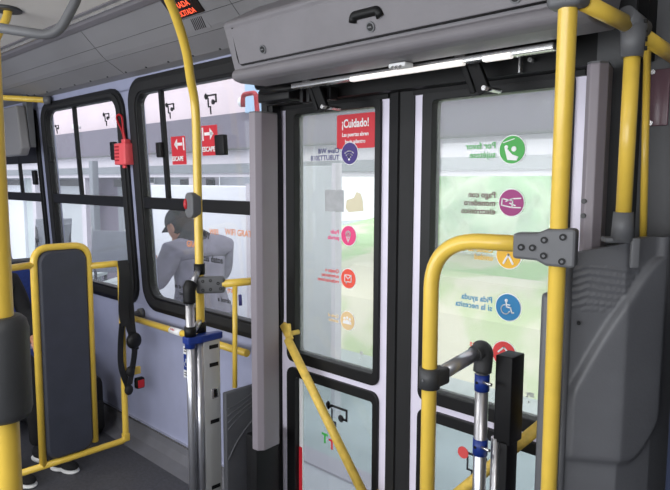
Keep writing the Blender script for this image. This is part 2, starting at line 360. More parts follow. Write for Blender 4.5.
for s, x, z, sz, m in (('Muy', -2.525, 1.235, .042, 'ink'), ('WIFI', -2.455, 1.25, .036, 'inkorange'), ('tus datos', -2.525, 1.115, .044, 'ink'), ('WIFI GRATIS', -2.330, 1.255, .040, 'inkorange'), ('GRATIS', -2.66, 1.175, .042, 'inkorange'),
                       ('en tu viaje', -2.80, .95, .030, 'ink'), ('conectate', -2.76, .915, .026, 'ink'), ('gratis', -2.34, .985, .034, 'inkorange'), ('a bordo', -2.42, .93, .032, 'ink')):
    text(s, sz, (x, 1.70-(z-.85)*WIN_LEAN+.006, z), m, W3, name='window_lettering', bold=.0012 if m == 'ink' else .0006)
MB(lean).tube([(-2.235, .0, .935), (-2.235, .0, .985)], .008, 8).build('printed_mark', 'inkblue', W3)
b = MB(lean); b.box(-4.02, -3.94, -.001, .002, 1.05, 1.10); b.build('window_label', 'beamg', W2)
b = MB(lean); line(b, [(-3.37, .905), (-3.37, .965), (-3.29, .965), (-3.29, .905), (-3.37, .905)], .006, -.001, .002); line(b, [(-3.36, .93), (-3.30, .93)], .006, -.001, .002); b.build('window_print', 'stwhite', W2)
# ------------------------------------------------------------------ doors
YD = 1.70
def leafbuild(n, x0, x1, g0, g1):
    e = bpy.data.objects.new('door_%d' % n, None); sc.collection.objects.link(e); e.location = ((x0+x1)/2, YD, -.25); struct(e)
    f = MB(); yf, yb = YD-.01, YD+.03
    for z0, z1 in ((-.25, .04), (.70, .775), (1.765, 1.90)): f.box(x0, x1, yf, yb, z0, z1)
    f.box(x0, g0-.02, yf+.0005, yb-.0005, -.249, 1.899); f.box(g1+.012, x1, yf+.0005, yb-.0005, -.249, 1.899)
    f.build('leaf_frame', 'lav', e)
    MB().ring(rr(g0-.052 if n == 1 else g0-.040, g1+.025, .752, 1.81, .035), rr(g0, g1, .797, 1.762, .012), yf-.012, yb).build('window_gasket', 'bwin', e, bevel=.003)
    MB().ring(rr(g0-.052 if n == 1 else g0-.040, g1+.025, .02, .728, .035), rr(g0, g1, .065, .690, .012), yf-.012, yb).build('window_gasket', 'bwin', e, bevel=.003)
    MB().box(g0-.01, g1+.01, YD+.008, YD+.012, .79, 1.77).build('glass_pane', 'clear', e)
    MB().box(g0-.01, g1+.01, YD+.008, YD+.012, .06, .70).build('glass_pane', 'lower', e)
    MB().box(g0, g1, YD-.004, YD+.008, .683, .690).build('gold_edge_strip', 'inkgold', e)
    MB().box(x0, x1, yf-.014, yf, 1.785, 1.90).build('top_rail', 'blackmetal', e)
    return e
D1 = leafbuild(1, -1.942, -1.367, -1.850, -1.428); D2 = leafbuild(2, -1.262, -.690, -1.185, -.745)
MB().box(-1.846, -1.828, YD, YD+.006, .07, .685).build('white_edge_band', 'stwhite', D1)
MB().box(-1.846, -1.828, YD-.003, YD-.0005, .07, .385).build('red_edge_band', 'stred', D1)
s_ = MB(); s_.prism([(-1.368, 1.685), (-1.32, 1.672), (-1.317, 1.68), (-1.312, 1.68), (-1.309, 1.672), (-1.261, 1.685), (-1.261, 1.73), (-1.368, 1.73)], 'z', -.25, 1.84)
sl = s_.build('trim_7', 'seal'); struct(sl)
yS = YD+.004
def seg_sticker(e, x, z, m, txt, tm, ts, tz, name='round_sticker', r=.035):
    d = disc(MB(), x, z, r, yS, yS+.002).build(name, m, e)
    disc(MB(), x, z, r*1.07, yS+.002, yS+.003).build('white_rim', 'stwhite', d)
    for k, t in enumerate(txt):
        text(t, ts*1.08, (x-r*1.3, yS, z+tz-k*ts*1.05), tm, d, mirror=True, bold=.0004)
    return d
y0, y1 = yS-.002, yS
# wifi
d = seg_sticker(D1, -1.572, 1.604, 'stpurple', ['Clave Wifi', 'TUBUTT2018'], 'inkblue', .025, .004, r=.040)
b = MB(); disc(b, -1.572, 1.582, .0045, y0, y1, 12)
for rr_ in (.012, .022, .032): line(b, [(-1.572+rr_*math.cos(math.radians(a)), 1.581+rr_*math.sin(math.radians(a))) for a in range(50, 131, 10)], .0035, y0, y1)
b.build('wifi_symbol', 'stwhite', d)
# big red warning
cs = MB().prism(rr(-1.640, -1.452, 1.622, 1.748, .006), 'y', yS+.003, yS+.005).build('warning_sticker', 'stred', D1)
text('¡Cuidado!', .043, (-1.546, yS+.002, 1.700), 'stwhite', cs, bold=.0010, align='CENTER', sx=.80)
text('Las puertas abren', .0205, (-1.546, yS+.002, 1.667), 'stwhite', cs, bold=.0004, align='CENTER', sx=.9)
text('hacia adentro', .0205, (-1.546, yS+.002, 1.641), 'stwhite', cs, bold=.0004, align='CENTER', sx=.9)
# pin
d = seg_sticker(D1, -1.575, 1.296, 'stpink', ['Pedir', 'parada'], 'stpink', .021, .003, r=.037)
b = MB(); line(b, [(-1.575+.012*math.cos(math.radians(a)), 1.302+.012*math.sin(math.radians(a))) for a in range(0, 361, 30)], .003, y0, y1)
line(b, [(-1.575+.006*math.cos(math.radians(a)), 1.303+.006*math.sin(math.radians(a))) for a in range(0, 361, 40)], .003, y0, y1); line(b, [(-1.586, 1.297), (-1.575, 1.273), (-1.564, 1.297)], .003, y0, y1); b.build('map_pin_symbol', 'stwhite', d)
# envelope
d = seg_sticker(D1, -1.575, 1.132, 'storange', ['Quejas o', 'sugerencias', 'reclamaciones'], 'inkred', .019, .016, r=.037)
b = MB(); line(b, [(-1.592, 1.120), (-1.592, 1.146), (-1.558, 1.146), (-1.558, 1.120), (-1.582, 1.120), (-1.582, 1.112), (-1.586, 1.120), (-1.592, 1.120)], .003, y0, y1); line(b, [(-1.592, 1.146), (-1.575, 1.131), (-1.558, 1.146)], .003, y0, y1); b.build('envelope_symbol', 'stwhite', d)
# people
d = seg_sticker(D1, -1.578, .968, 'stbeige', ['Ceda el', 'asiento'], 'stbeige', .017, .003, r=.036)
b = MB()
for dx, h in ((-.014, .0), (0, .004), (.014, 0)): disc(b, -1.578+dx, .976+h, .0055, y0, y1, 12); b.prism([(-1.578+dx-.008, .956), (-1.578+dx+.008, .956), (-1.578+dx+.006, .968+h), (-1.578+dx-.006, .968+h)], 'y', y0-.0003*(dx > 0), y1)
b.build('people_symbol', 'stwhite', d)
MB().box(-1.700, -1.600, yS, yS+.001, 1.385, 1.468).build('sticker_residue', 'clearst', D1)
b = MB(); b.prism([(-1.575, 1.385), (-1.50, 1.392), (-1.505, 1.43), (-1.515, 1.455), (-1.535, 1.462), (-1.548, 1.44), (-1.585, 1.43), (-1.59, 1.40)], 'y', yS, yS+.001); b.build('sticker_residue', 'sand', D1)
text('tt\n,', .022, (-1.512, yS, .85), 'clearst', D1, name='small_print', bold=.001)
b = MB(); icon_hammer(b, -1.63, .565, .10, yS, yS+.002, 1); b.build('exit_pictogram', 'ink', D1)
text('T', .055, (-1.715, yS, .445), 'stgreen', D1, name='green_letter', bold=.002, mirror=False); text('T', .055, (-1.675, yS, .430), 'stred', D1, name='red_letter', bold=.002)
# door 2 stickers
d = seg_sticker(D2, -.912, 1.596, 'stgreen', ['Por favor', 'sujétese'], 'stgreen', .026, .006, r=.041)
b = MB(); line(b, [(-.94, 1.618), (-.905, 1.628)], .0025, y0, y1); disc(b, -.93, 1.604, .006, y0, y1, 12); disc(b, -.905, 1.598, .008, y0, y1, 14); b.prism([(-.935, 1.600), (-.925, 1.598), (-.91, 1.582), (-.89, 1.575), (-.895, 1.564), (-.925, 1.566)], 'y', y0-.0003, y1); b.build('holding_hand_symbol', 'stwhite', d)
d = seg_sticker(D2, -.909, 1.438, 'stmag', ['Pago con', 'monedero', 'electrónico'], 'inkbrown', .0245, .014, r=.040)
b = MB(); line(b, [(-.940, 1.43), (-.905, 1.424), (-.903, 1.444), (-.938, 1.45), (-.940, 1.43)], .0035, y0, y1); line(b, [(-.925, 1.442), (-.905, 1.450), (-.878, 1.452)], .0035, y0, y1); line(b, [(-.905, 1.424), (-.878, 1.424)], .0035, y0, y1); line(b, [(-.912, 1.436), (-.895, 1.430)], .0035, y0, y1); b.build('hand_with_card_symbol', 'stwhite', d)
d = seg_sticker(D2, -.912, 1.278, 'styellow', ['Cuide su', 'unidad'], 'styellow', .023, .003, r=.040)
b = MB(); line(b, [(-.927, 1.254), (-.912, 1.28), (-.897, 1.254)], .006, y0, y1); b.build('chevron_symbol', 'stwhite', d)
def wheelchair(b, x, z, s, y0, y1, flip=1):
    disc(b, x-.05*s*flip, z+.62*s, .15*s, y0, y1, 14)
    line(b, [(x-.05*s*flip, z+.45*s), (x+.0*s, z+.02*s), (x+.38*s*flip, z+.02*s), (x+.52*s*flip, z-.45*s), (x+.68*s*flip, z-.42*s)], .12*s, y0, y1)
    line(b, [(x-.02*s*flip, z+.25*s), (x+.3*s*flip, z+.25*s)], .09*s, y0-.0002, y1)
    line(b, [(x-.12*s*flip+.42*s*math.cos(math.radians(a)), z-.2*s+.42*s*math.sin(math.radians(a))) for a in ((range(100, 341, 20)) if flip > 0 else range(-160, 81, 20))], .09*s, y0, y1)
d = seg_sticker(D2, -.908, 1.118, 'stblue', ['Pida ayuda', 'si la necesita'], 'stblue', .0245, .006, r=.041)
b = MB(); wheelchair(b, -.912, 1.118, .034, y0, y1, 1); b.build('wheelchair_symbol', 'stwhite', d)
d = seg_sticker(D2, -.917, .970, 'stred2', ['Salidas'], 'stred2', .025, .004, r=.039)
b = MB(); line(b, [(-.935, .975), (-.917, .992), (-.899, .975)], .005, y0, y1); b.build('arrow_symbol', 'stwhite', d)
text('ytt\n ,', .022, (-.838, yS, .858), 'clearst', D2, name='small_print', bold=.001)
b = MB(); icon_hammer(b, -1.01, .575, .085, yS, yS+.002, 1); b.build('exit_pictogram', 'ink', D2)
disc(MB(), -1.052, .610, .020, yS-.002, yS).build('red_dot', 'inkred', D2)
# diagonal grab bars on the doors
def door_bar(e, a, b_, top):
    a = Vector(a); b_ = Vector(b_); bar = MB().tube([a, b_], .0175, 18).build('grab_bar', 'ygrit', e)
    d_ = (b_-a).normalized()
    MB().obox(a-d_*.03+Vector((0, .012, 0)), d_, Vector((0, 1, 0)), d_.cross(Vector((0, 1, 0))), .04, .006, .018, .004).build('bar_bracket', 'ygrit', bar)
    MB().tube([a-d_*.02, a-d_*.02+Vector((0, .07, 0))], .010, 12).build('mounting_stud', 'ygrit', bar)
    MB().tube([b_, b_+Vector((0, .07, 0))], .010, 12).build('mounting_stud', 'ygrit', bar)
    return bar
door_bar(D1, (-1.822, 1.615, .868), (-1.398, 1.615, .352), True)
MB().obox((-1.826, 1.622, .892), (1, 0, .1), (0, 1, 0), (-.1, 0, 1), .016, .006, .038, .005).build('bracket_tab', 'ygrit', D1)
door_bar(D2, (-.720, 1.615, .845), (-1.215, 1.615, .290), True)
# door surround
jb = MB().box(-2.0, -1.945, 1.66, 1.74, -.3, 2.06); struct(jb.build('trim_8', 'bwin'))
jb = MB().box(-.688, -.60, 1.695, 1.74, -.3, 2.0); struct(jb.build('trim_9', 'bwin'))
hb = MB().box(-1.95, -.52, 1.62, 1.74, 1.80, 2.06); hb.box(-1.95, -.66, 1.735, 1.76, -.32, -.25); struct(hb.build('trim_10', 'blackmetal'))
# ------------------------------------------------------------------ overhead door mechanism and cover
hc = thing('door_mechanism_cover', 'long warm-grey moulded cover box above the two glass doors', 'cover', (-1.1, 1.4, 1.83))
pr = [(1.44, 1.835), (1.325, 1.832), (1.298, 1.838), (1.288, 1.852), (1.292, 1.868), (1.303, 1.874), (1.300, 1.880), (1.262, 2.0), (1.256, 2.012), (1.262, 2.024), (1.40, 2.10), (1.50, 2.10), (1.60, 2.05), (1.60, 1.99), (1.50, 1.98)]
MB().prism(pr, 'x', -1.735, -.530).build('cover_body', 'cover', hc, bevel=.006)
ld = MB()
def lidp(x, z, o=0.): t = (z-1.88)/.12; return (x, 1.300-.038*t-.002-o, z)
P0 = [(-1.69, 1.886), (-1.69, 1.995), (-.53, 1.995), (-.53, 1.886)]
vs = [[ld.v(lidp(x, z, o)) for x, z in P0] for o in (0., .006)]
ld.face(vs[1]); 
for k in range(4): ld.face([vs[0][k], vs[0][(k+1) % 4], vs[1][(k+1) % 4], vs[1][k]])
lid = ld.build('hinged_lid', 'cover', hc, bevel=.002)
gr = MB(); gr.tube([lidp(x, z, .003) for x, z in [(-.53, 1.884), (-1.682, 1.884), (-1.693, 1.892), (-1.695, 1.91), (-1.685, 1.998)]], .0028, 8); gr.build('lid_gap', 'blk', hc)
for x, z in ((-1.555, 1.915), (-1.108, 1.91), (-.690, 1.905)):
    c = Vector(lidp(x, z, .006)); n_ = Vector((0, -.95, -.3)).normalized()
    lk = MB().tube([c+n_*-.004, c+n_*.004], .014, 24).build('lock', 'greyp', lid); MB().tube([c+n_*.003, c+n_*.005], .010, 20).build('lock_core', 'blk', lk)
    MB().obox(c+n_*.0055, (1, 0, 0), n_.cross(Vector((1, 0, 0))), n_, .006, .002, .001).build('key_slot', 'greyp', lk)
hd = MB(); hd.tube(bend([lidp(-1.166, 1.930, .006), lidp(-1.160, 1.945, .006), lidp(-1.075, 1.945, .006), lidp(-1.069, 1.928, .006)], .008), .0125, 14); hd.build('recessed_handle', 'blk', lid)
ls = thing('door_lamp', 'bright slim white glowing strip under the grey cover above the doors', 'lamp', (-1.1, 1.45, 1.82))
MB().box(-1.62, -.68, 1.455, 1.49, 1.818, 1.835, .003).build('strip_profile', 'alu', ls)
for a, b_ in ((-1.34, -.93), (-.87, -.79)): MB().box(a, b_, 1.450, 1.47, 1.812, 1.826, .003).build('lamp_tube', 'lamp', ls)  # emissive white pieces along the aluminium profile
dt = thing('ceiling_sensor', 'small white sensor under the grey door cover beside the glowing strip', 'sensor', (-1.10, 1.41, 1.832))
MB().box(-1.135, -1.075, 1.39, 1.43, 1.819, 1.832, .004).build('sensor_body', 'stwhite', dt)
for k in range(3): MB().tube([(-1.118+k*.014, 1.392, 1.821), (-1.118+k*.014, 1.384, 1.817)], .004, 8).build('prong', 'alu', dt)
dm = thing('door_mechanism', 'black shaft with crank arms behind the glowing strip over the doors', 'door mechanism', (-1.2, 1.56, 1.85))
MB().tube([(-1.93, 1.56, 1.87), (-.70, 1.56, 1.87)], .016, 14).build('shaft', 'blackmetal', dm)
MB().box(-1.90, -1.72, 1.535, 1.60, 1.80, 1.845, .006).build('motor_block', 'blk', dm); MB().tube([(-1.86, 1.52, 1.835), (-1.66, 1.52, 1.835)], .011, 12).build('drive_rod', 'blackmetal', dm)
for k in range(5): MB().box(-1.69+k*.035, -1.672+k*.035, 1.56, 1.60, 1.785, 1.83, .003).build('bolt_block', 'blk', dm)
for x, sgn in ((-1.60, 1), (-.975, 1)):
    MB().obox((x+.045, 1.53, 1.80), Vector((.35, .12, -.9)), Vector((0, 1, .1)), Vector((.9, 0, .35)), .060, .008, .018, .003).build('crank_arm', 'black', dm)
    MB().obox((x+.012, 1.53, 1.80), Vector((.3, .12, -.9)), Vector((0, 1, .1)), Vector((.9, 0, .3)), .056, .006, .008, .002).build('crank_arm', 'black', dm)
    MB().tube([(x+.075, 1.512, 1.755), (x+.075, 1.60, 1.755)], .007, 10).build('bolt', 'alu', dm); MB().tube([(x+.0, 1.50, 1.85), (x+.0, 1.56, 1.85)], .012, 12).build('pivot', 'alu', dm)
MB().box(-.845, -.84, 1.60, 1.618, 1.80, 1.845).build('limit_switch', 'alu', dm); MB().tube([(-.81, 1.595, 1.83), (-.81, 1.618, 1.83)], .006, 8).build('bolt', 'alu', dm)
MB().box(-1.935, -1.895, 1.585, 1.60, 1.81, 1.91, .003).build('terminal_plate', 'beamw', dm)
# ------------------------------------------------------------------ LED display and speaker grille on the cove
ax = Vector((1, 0, 0)); ay = Vector((0, -.055, .057)).normalized(); nn = ax.cross(ay)   # cove facet between (1.48,2.12) and (1.365,2.235)
def cove_pt(x, t, o=0.): return Vector((x, 1.48, 2.12))+ay*t+nn*o
dp = thing('stop_display', 'dark display with glowing red stop-requested letters on the ceiling cove', 'display', tuple(cove_pt(-2.1, .03)))
MB().obox(cove_pt(-2.20, .112, .004), ax, ay, nn, .105, .050, .006, .002).build('display_glass', 'ledoff', dp)
text('PARADA', .034, cove_pt(-2.275, .104, .0115), 'led', dp, ax=ax, ay=ay, sx=1.0); text('SOLICITADA', .032, cove_pt(-2.288, .070, .0115), 'led', dp, ax=ax, ay=ay, sx=.84)
sg = thing('speaker_grille', 'slotted speaker grille in the cove below the red display', 'grille', tuple(cove_pt(-2.0, .0)))
MB().obox(cove_pt(-2.182, .022, .0005), ax, ay, nn, .055, .030, .0005).build('grille_plate', 'cove', sg)
b = MB()
for k in range(7): b.obox(cove_pt(-2.222+k*.012, .022, .0015), Vector((.35, 0, 0))+ay, nn.cross(Vector((.35, 0, 0))+ay), nn, .026, .002, .001)
b.build('slots', 'blk', sg)
# ------------------------------------------------------------------ gray corner columns at the door
def column(x, y, z0, z1, wdt, label, ang=0.):
    t = thing('door_column', label, 'column', (x, y, z0), None)
    hw = wdt/2; poly = [(-hw, -.042), (-hw+.010, -.055), (hw-.018, -.055), (hw, -.035), (hw, .05), (-hw, .05)]
    ca, sa = math.cos(ang), math.sin(ang)
    poly = [(x+u*ca-v*sa, y+u*sa+v*ca) for u, v in poly]
    MB().prism(poly, 'z', z0, z1).build('column_body', 'col', t, bevel=.003)
    c2 = [((px-x)*.97+x, (py-y)*.97+y) for px, py in poly]
    MB().prism(c2, 'z', z1-.001, z1+.004).build('end_cap', 'greyp', t)
    return t
column(-1.862, 1.53, .436, 1.757, .058, 'tall mauve-grey angled column hanging at the left edge of the doors', .08)
c2 = column(-.597, 1.535, .2, 1.778, .048, 'tall grey angled column at the right edge of the doors behind the pole', .25)
for z in (1.42, 1.455): MB().tube([(-.598, 1.474, z), (-.598, 1.481, z)], .006, 10).build('screw', 'greyd', c2)
dp_ = tag(MB().box(-1.955, -1.885, 1.50, 1.62, 0, .47, .006).build('door_post', 'blk'), 'short black post under the mauve-grey column beside the doors', 'post')
# ------------------------------------------------------------------ yellow poles
def clampbox(parent, c, wd, dp, ht, ax_=(1, 0, 0), m='greyp', name='clamp', bolts=()):
    X = Vector(ax_).normalized(); Z = Vector((0, 0, 1)); Y = Z.cross(X)
    o = MB().obox(c, X, Y, Z, wd/2, dp/2, ht/2, min(.012, dp/3)).build(name, m, parent)
    for u, v in bolts:
        p = Vector(c)+X*u+Z*v-Y*(dp/2)
        bo = MB().tube([p+Y*.002, p-Y*.002], .0062, 14).build('bolt', 'blk', o); MB().tube([p-Y*.001, p-Y*.0028], .003, 6).build('hex_socket', 'greyp', bo)
    return o
# the pole that curves up into the cove
pA = (-2.115, 1.40)
t = thing('curved_pole', 'tall yellow pole curving into the ceiling with a red stop button', 'pole', (pA[0], pA[1], 0))
MB().tube(smoothpath([(pA[0], pA[1], 0), (pA[0], pA[1], .8), (pA[0]-.002, pA[1], 1.4), (-2.113, 1.395, 1.76), (-2.083, 1.355, 1.89), (-2.035, 1.305, 1.99), (-1.975, 1.22, 2.10), (-1.92, 1.12, 2.20), (-1.88, 1.02, 2.33)], 8), .0172, 20).build('pole_tube', 'yellow', t)
sb = MB().prism(rr(-2.155, -2.098, 1.352, 1.455, .024), 'y', 1.362, 1.405).build('stop_button_housing', 'greyp', t, bevel=.006)
b = MB(); ellipsoid(b, (-2.146, 1.364, 1.408), .010, .012, .022); plabel(b.build('push_button', 'red', sb), 'red push button')
clampbox(t, (-2.075, 1.425, 1.082), .115, .040, .068, (.6, .8, 0), 'greyp', 'clamp', [(-.03, .018), (-.03, -.018), (0, .02), (0, -.016), (.03, .008), (.04, -.014)])
for z in (1.145, .905): MB().tube([(pA[0], pA[1], z-.022), (pA[0], pA[1], z+.022)], .0225, 18).build('collar', 'blk', t)
MB().tube([(-2.045, 1.455, 1.085), (-1.985, 1.60, 1.09)], .0165, 16).build('side_bar', 'yellow', t)
MB().tube([(-2.02, 1.505, 1.075), (-2.03, 1.505, .645)], .0105, 12).build('thin_rod', 'yellow', t)
# modesty panel between the pole and the wall
mp_ = thing('lower_screen', 'dark grey moulded low screen between curved pole and door edge', 'screen', (-2.05, 1.5, 0))
MB().box(-2.060, -2.035, 1.462, 1.64, .0, .628, .006).build('screen_panel', 'screen', mp_)
b = MB()
for k in range(4): b.tube(smoothpath([(-2.034, 1.47, .56-.03*k), (-2.034, 1.54, .575-.02*k), (-2.034, 1.63, .61-.02*k)], 5), .003, 6)
b.tube(smoothpath([(-2.034, 1.47, .34), (-2.034, 1.53, .42), (-2.034, 1.63, .50)], 5), .004, 6)
b.build('moulded_ribs', 'screen', mp_)
# left chrome sensor column
cs_ = thing('sensor_column', 'chrome pole with slotted steel plate standing left of the doors', 'passenger counter', (-2.10, 1.33, 0), 'passenger counters beside the doors')
MB().tube([(-2.083, 1.33, 0), (-2.083, 1.33, 1.06)], .0175, 20).build('chrome_pole', 'chrome', cs_)
MB().tube([(-2.078, 1.366, 0), (-2.078, 1.366, .86)], .018, 20).build('rear_tube', 'chrome', cs_)
kn = MB(); kn.tube(smoothpath([(-2.083, 1.33, 1.02), (-2.083, 1.33, 1.075), (-2.088, 1.345, 1.10)], 5), [.025]*5+[.026]*5+[.018], 18); kn.build('knee_joint', 'blk', cs_)
for z, zz in ((1.085, 1.14), (.895, .925)): MB().tube([(-2.085, 1.34, z), (-2.112, 1.398, zz+.01)], .012, 12).build('stub_tube', 'chrome', cs_)
MB().tube([(-2.083, 1.33, .885), (-2.083, 1.33, .925)], .0235, 18).build('collar', 'blk', cs_)
bc = MB().prism([(-2.106, 1.305), (-2.060, 1.305), (-2.052, 1.36), (-2.058, 1.468), (-2.068, 1.474), (-2.09, 1.468), (-2.106, 1.36)], 'z', .855, .885); bc.build('blue_bracket', 'blue', cs_, bevel=.006)
MB().tube([(-2.083, 1.33, .838), (-2.083, 1.33, .892)], .0225, 18).build('blue_clamp', 'blue', cs_)
sp = MB().box(-2.105, -2.064, 1.378, 1.458, 0, .858, .003).build('steel_plate', 'steel', cs_)
for z in (.828, .753, .513, .23): MB().box(-2.0655, -2.062, 1.405, 1.448, z-.008, z+.008, .001).build('sensor_slot', 'blk', sp)
MB().box(-2.0655, -2.062, 1.413, 1.445, .610, .653, .001).build('label_plate', 'alu', sp); MB().box(-2.063, -2.0605, 1.422, 1.44, .615, .648, .001).build('connector', 'blk', sp)
# right chrome sensor column with loop pole
lp = thing('looped_handrail', 'thick yellow handrail bending over to the clamp on the tall pole', 'handrail', (-.868, 1.24, 0))
MB().tube(bend([(-.868, 1.24, 0), (-.868, 1.24, 1.362), (-.63, 1.285, 1.362)], .125, 12), .019, 24).build('bent_tube', 'yellow', lp)
cl = MB(); cl.tube([(-.868, 1.24, .988), (-.868, 1.24, 1.040)], .0265, 22); cl.obox((-.862, 1.268, 1.013), (0, 1, 0), (-1, 0, 0), (0, 0, 1), .028, .020, .022, .008); cl.build('collar', 'greyd', lp)
MB().tube([(-.868, 1.2128, 1.013), (-.868, 1.2105, 1.013)], .003, 8).build('bolt', 'greyp', lp)
rc = thing('sensor_column', 'chrome pole with blue clamps and black box, at the right-hand door', 'passenger counter', (-.848, 1.46, 0), 'passenger counters beside the doors')
rc['label'] = 'chrome pole with two blue clamps and tall black box right of the doors'
MB().tube([(-.862, 1.28, 1.016), (-.849, 1.45, 1.046)], .0185, 18).build('horizontal_bar', 'chrome', rc)
MB().tube(smoothpath([(-.850, 1.420, 1.041), (-.848, 1.450, 1.047), (-.846, 1.461, 1.030), (-.848, 1.46, .985)], 6), [.022]*5+[.0265]*8+[.025]*6, 20).build('elbow', 'greyd', rc)
ch = MB(); ch.tube([(-.848, 1.46, 0), (-.848, 1.46, 1.01)], .0182, 22); ch.build('chrome_pole', 'chrome', rc)
for z in (.955, .772): 
    cc = MB().tube([(-.848, 1.46, z-.023), (-.848, 1.46, z+.023)], .0205, 22).build('blue_clamp', 'blue', rc)
    MB().tube([(-.835, 1.445, z+.006), (-.808, 1.44, z+.006)], .0045, 10).build('bolt', 'alu', cc); MB().tube([(-.852, 1.4405, z+.002), (-.852, 1.438, z+.002)], .004, 8).build('screw', 'blk', cc)
MB().box(-.818, -.768, 1.475, 1.545, .79, 1.035, .004).build('black_housing', 'blk', rc)
MB().tube([(-.815, 1.485, 0), (-.815, 1.485, .80)], .013, 16).build('rear_tube', 'chrome', rc)
MB().box(-.800, -.775, 1.475, 1.535, 0, .80, .003).build('backing_plate', 'blk', rc)
# tall right pole + overhead bar + second pole
rp = thing('tall_pole', 'tall yellow pole in front of the right door with six-bolt grey clamp', 'pole', (-.608, 1.375, 0))
MB().tube([(-.608, 1.375, 0), (-.604, 1.36, .92), (-.572, 1.285, 1.46), (-.538, 1.21, 1.84), (-.535, 1.20, 1.90)], .0185, 24).build('pole_tube', 'yellow', rp)
cb = MB(); Xc = Vector((.97, .25, 0)).normalized(); Yc = Vector((-.25, .97, 0)).normalized()
poly = [(-.101, -.028), (-.101, .028), (-.050, .030), (-.030, .040), (.027, .042), (.030, .036), (.030, -.036), (.027, -.042), (-.030, -.040), (-.050, -.030)]
A = [[cb.v(tuple(Vector((-.590, 1.300, 1.362))+Xc*(u+.022)+Yc*yy+Vector((0, 0, v_-.002)))) for u, v_ in poly] for yy in (-.036, .010)]
for k in range(10): cb.face([A[0][k], A[0][(k+1) % 10], A[1][(k+1) % 10], A[1][k]])
cb.face(A[0]); cb.face(A[1]); cl6 = cb.build('six_bolt_clamp', 'greyp', rp, bevel=.006)
for u, v_ in ((-.082, -.002), (-.058, -.002), (-.034, .016), (-.034, -.018), (.004, .024), (.004, -.028)):
    p = Vector((-.590, 1.300, 1.362))+Xc*(u+.022)+Vector((0, 0, v_-.002))-Yc*.036
    bo = MB().tube([p+Yc*.002, p-Yc*.003], .0075, 16).build('bolt', 'blk', cl6); MB().tube([p-Yc*.002, p-Yc*.0045], .0035, 6).build('hex_socket', 'greyp', bo)
MB().obox((-.537, 1.208, 1.868), (1, 0, .0), (0, 1, 0), (0, 0, 1), .036, .026, .032, .012).build('top_bracket', 'greyp', rp)
ob = thing('overhead_bar', 'short yellow bar joining the tops of the two right-hand poles', 'handrail', (-.51, 1.3, 1.86))
MB().tube([(-.517, 1.235, 1.850), (-.485, 1.392, 1.830)], .0165, 22).build('bar_tube', 'yellow', ob)
MB().tube([(-.473, 1.43, 1.815), (-.455, 1.64, 1.790)], .0165, 22).build('bar_tube', 'yellow', ob)
r2_ = thing('partition_pole', 'short yellow pole standing on top of the charcoal partition', 'pole', (-.487, 1.42, 1.33))
MB().tube([(-.488, 1.425, 1.42), (-.480, 1.405, 1.80)], .0165, 22).build('pole_tube', 'yellow', r2_)
tb = MB(); tb.tube([(-.480, 1.405, 1.765), (-.479, 1.403, 1.83)], [.022, .027], 20); tb.tube([(-.492, 1.375, 1.845), (-.474, 1.435, 1.822)], .0245, 20); tb.build('top_joint', 'greyp', r2_)
tb = MB()
for k in range(4): tb.obox((-.4565, 1.405+.002*k, 1.835-k*.018), (0, 1, 0), (-1, 0, 0), (0, 0, 1), .004, .003, .004)
tb.build('bolt_holes', 'blk', r2_)
tb = MB(); tb.tube([(-.489, 1.427, 1.372), (-.488, 1.425, 1.435)], [.024, .021], 20); d_ = Vector((.82, .57, 0)); n_ = Vector((.57, -.82, 0))
tb.obox(Vector((-.500, 1.435, 1.372)), d_, n_, (0, 0, 1), .033, .022, .006, .004); tb.obox(Vector((-.462, 1.432, 1.345)), d_, n_, (0, 0, 1), .010, .006, .034, .004); tb.build('saddle_bracket', 'greyp', r2_)
tr_ = tag(MB().tube([(-.513, 1.60, 1.820), (-.499, 1.60, 1.36)], .0085, 12).build('thin_rod', 'yellow'), 'thin yellow rod just right of the short partition pole', 'rod')
tag(MB().tube([(-.405, 1.52, 1.95), (-.398, 1.52, 1.40)], .009, 12).build('thin_rod', 'yellow'), 'thin yellow rod at the right edge of the photo', 'rod')
pl = thing('tinted_plate', 'small dark red tinted plate screwed to the grey wall above partition', 'plate', (-.5, 1.67, 1.7))
MB().box(-.528, -.480, 1.672, 1.679, 1.640, 1.778, .003).build('plate', 'acryl', pl)
for z in (1.772, 1.648): 
    MB().tube([(-.519, 1.668, z), (-.519, 1.673, z)], .006, 12).build('screw', 'alu', pl)
# dark pillar behind the second pole
struct(MB().box(-.635, -.545, 1.61, 1.68, 0, 2.0).build('trim_11', 'greyd'))
# ------------------------------------------------------------------ moulded partition on the right
pt = thing('partition', 'large charcoal moulded partition at the right with curved ridges', 'partition', (-.52, 1.45, 0))
ctrl = [(0, (-.600, 1.392)), (.13, (-.488, 1.462)), (.22, (-.442, 1.545)), (.32, (-.420, 1.655))]
def along(s):
    for (a, p), (b_, q) in zip(ctrl, ctrl[1:]):
        if s <= b_ or b_ == .32:
            t = (s-a)/(b_-a); return Vector((p[0]+(q[0]-p[0])*t, p[1]+(q[1]-p[1])*t, 0))
def top(s): return 1.332+.24*s if s < .18 else 1.375
NS, NZ = 110, 210
def bump_h(s, z):
    zz = 1.33-z; edge = .215-.235*min(1, max(0, zz/.42))**.7 if zz < .42 else -.02      # curved boundary sweeping down-left
    k = 1/(1+math.exp(-(s-edge)/.0035)); k *= 1/(1+math.exp((s-.235)/.003))
    if s < .03: k *= s/.03
    z_low = .845+.10*max(0, (s-.15)/.08)**2
    k2 = 1/(1+math.exp(-(z-z_low)/.004))
    h = .016*k*k2
    if .012 < s < edge-.012 and .022 < zz < .125:                                        # narrow ridges
        gg = zz-.45*max(0, .05-s)-.10*s; h += .0022*(((gg+1)/.017) % 1 > .55)
    return h
b = MB(); g = []
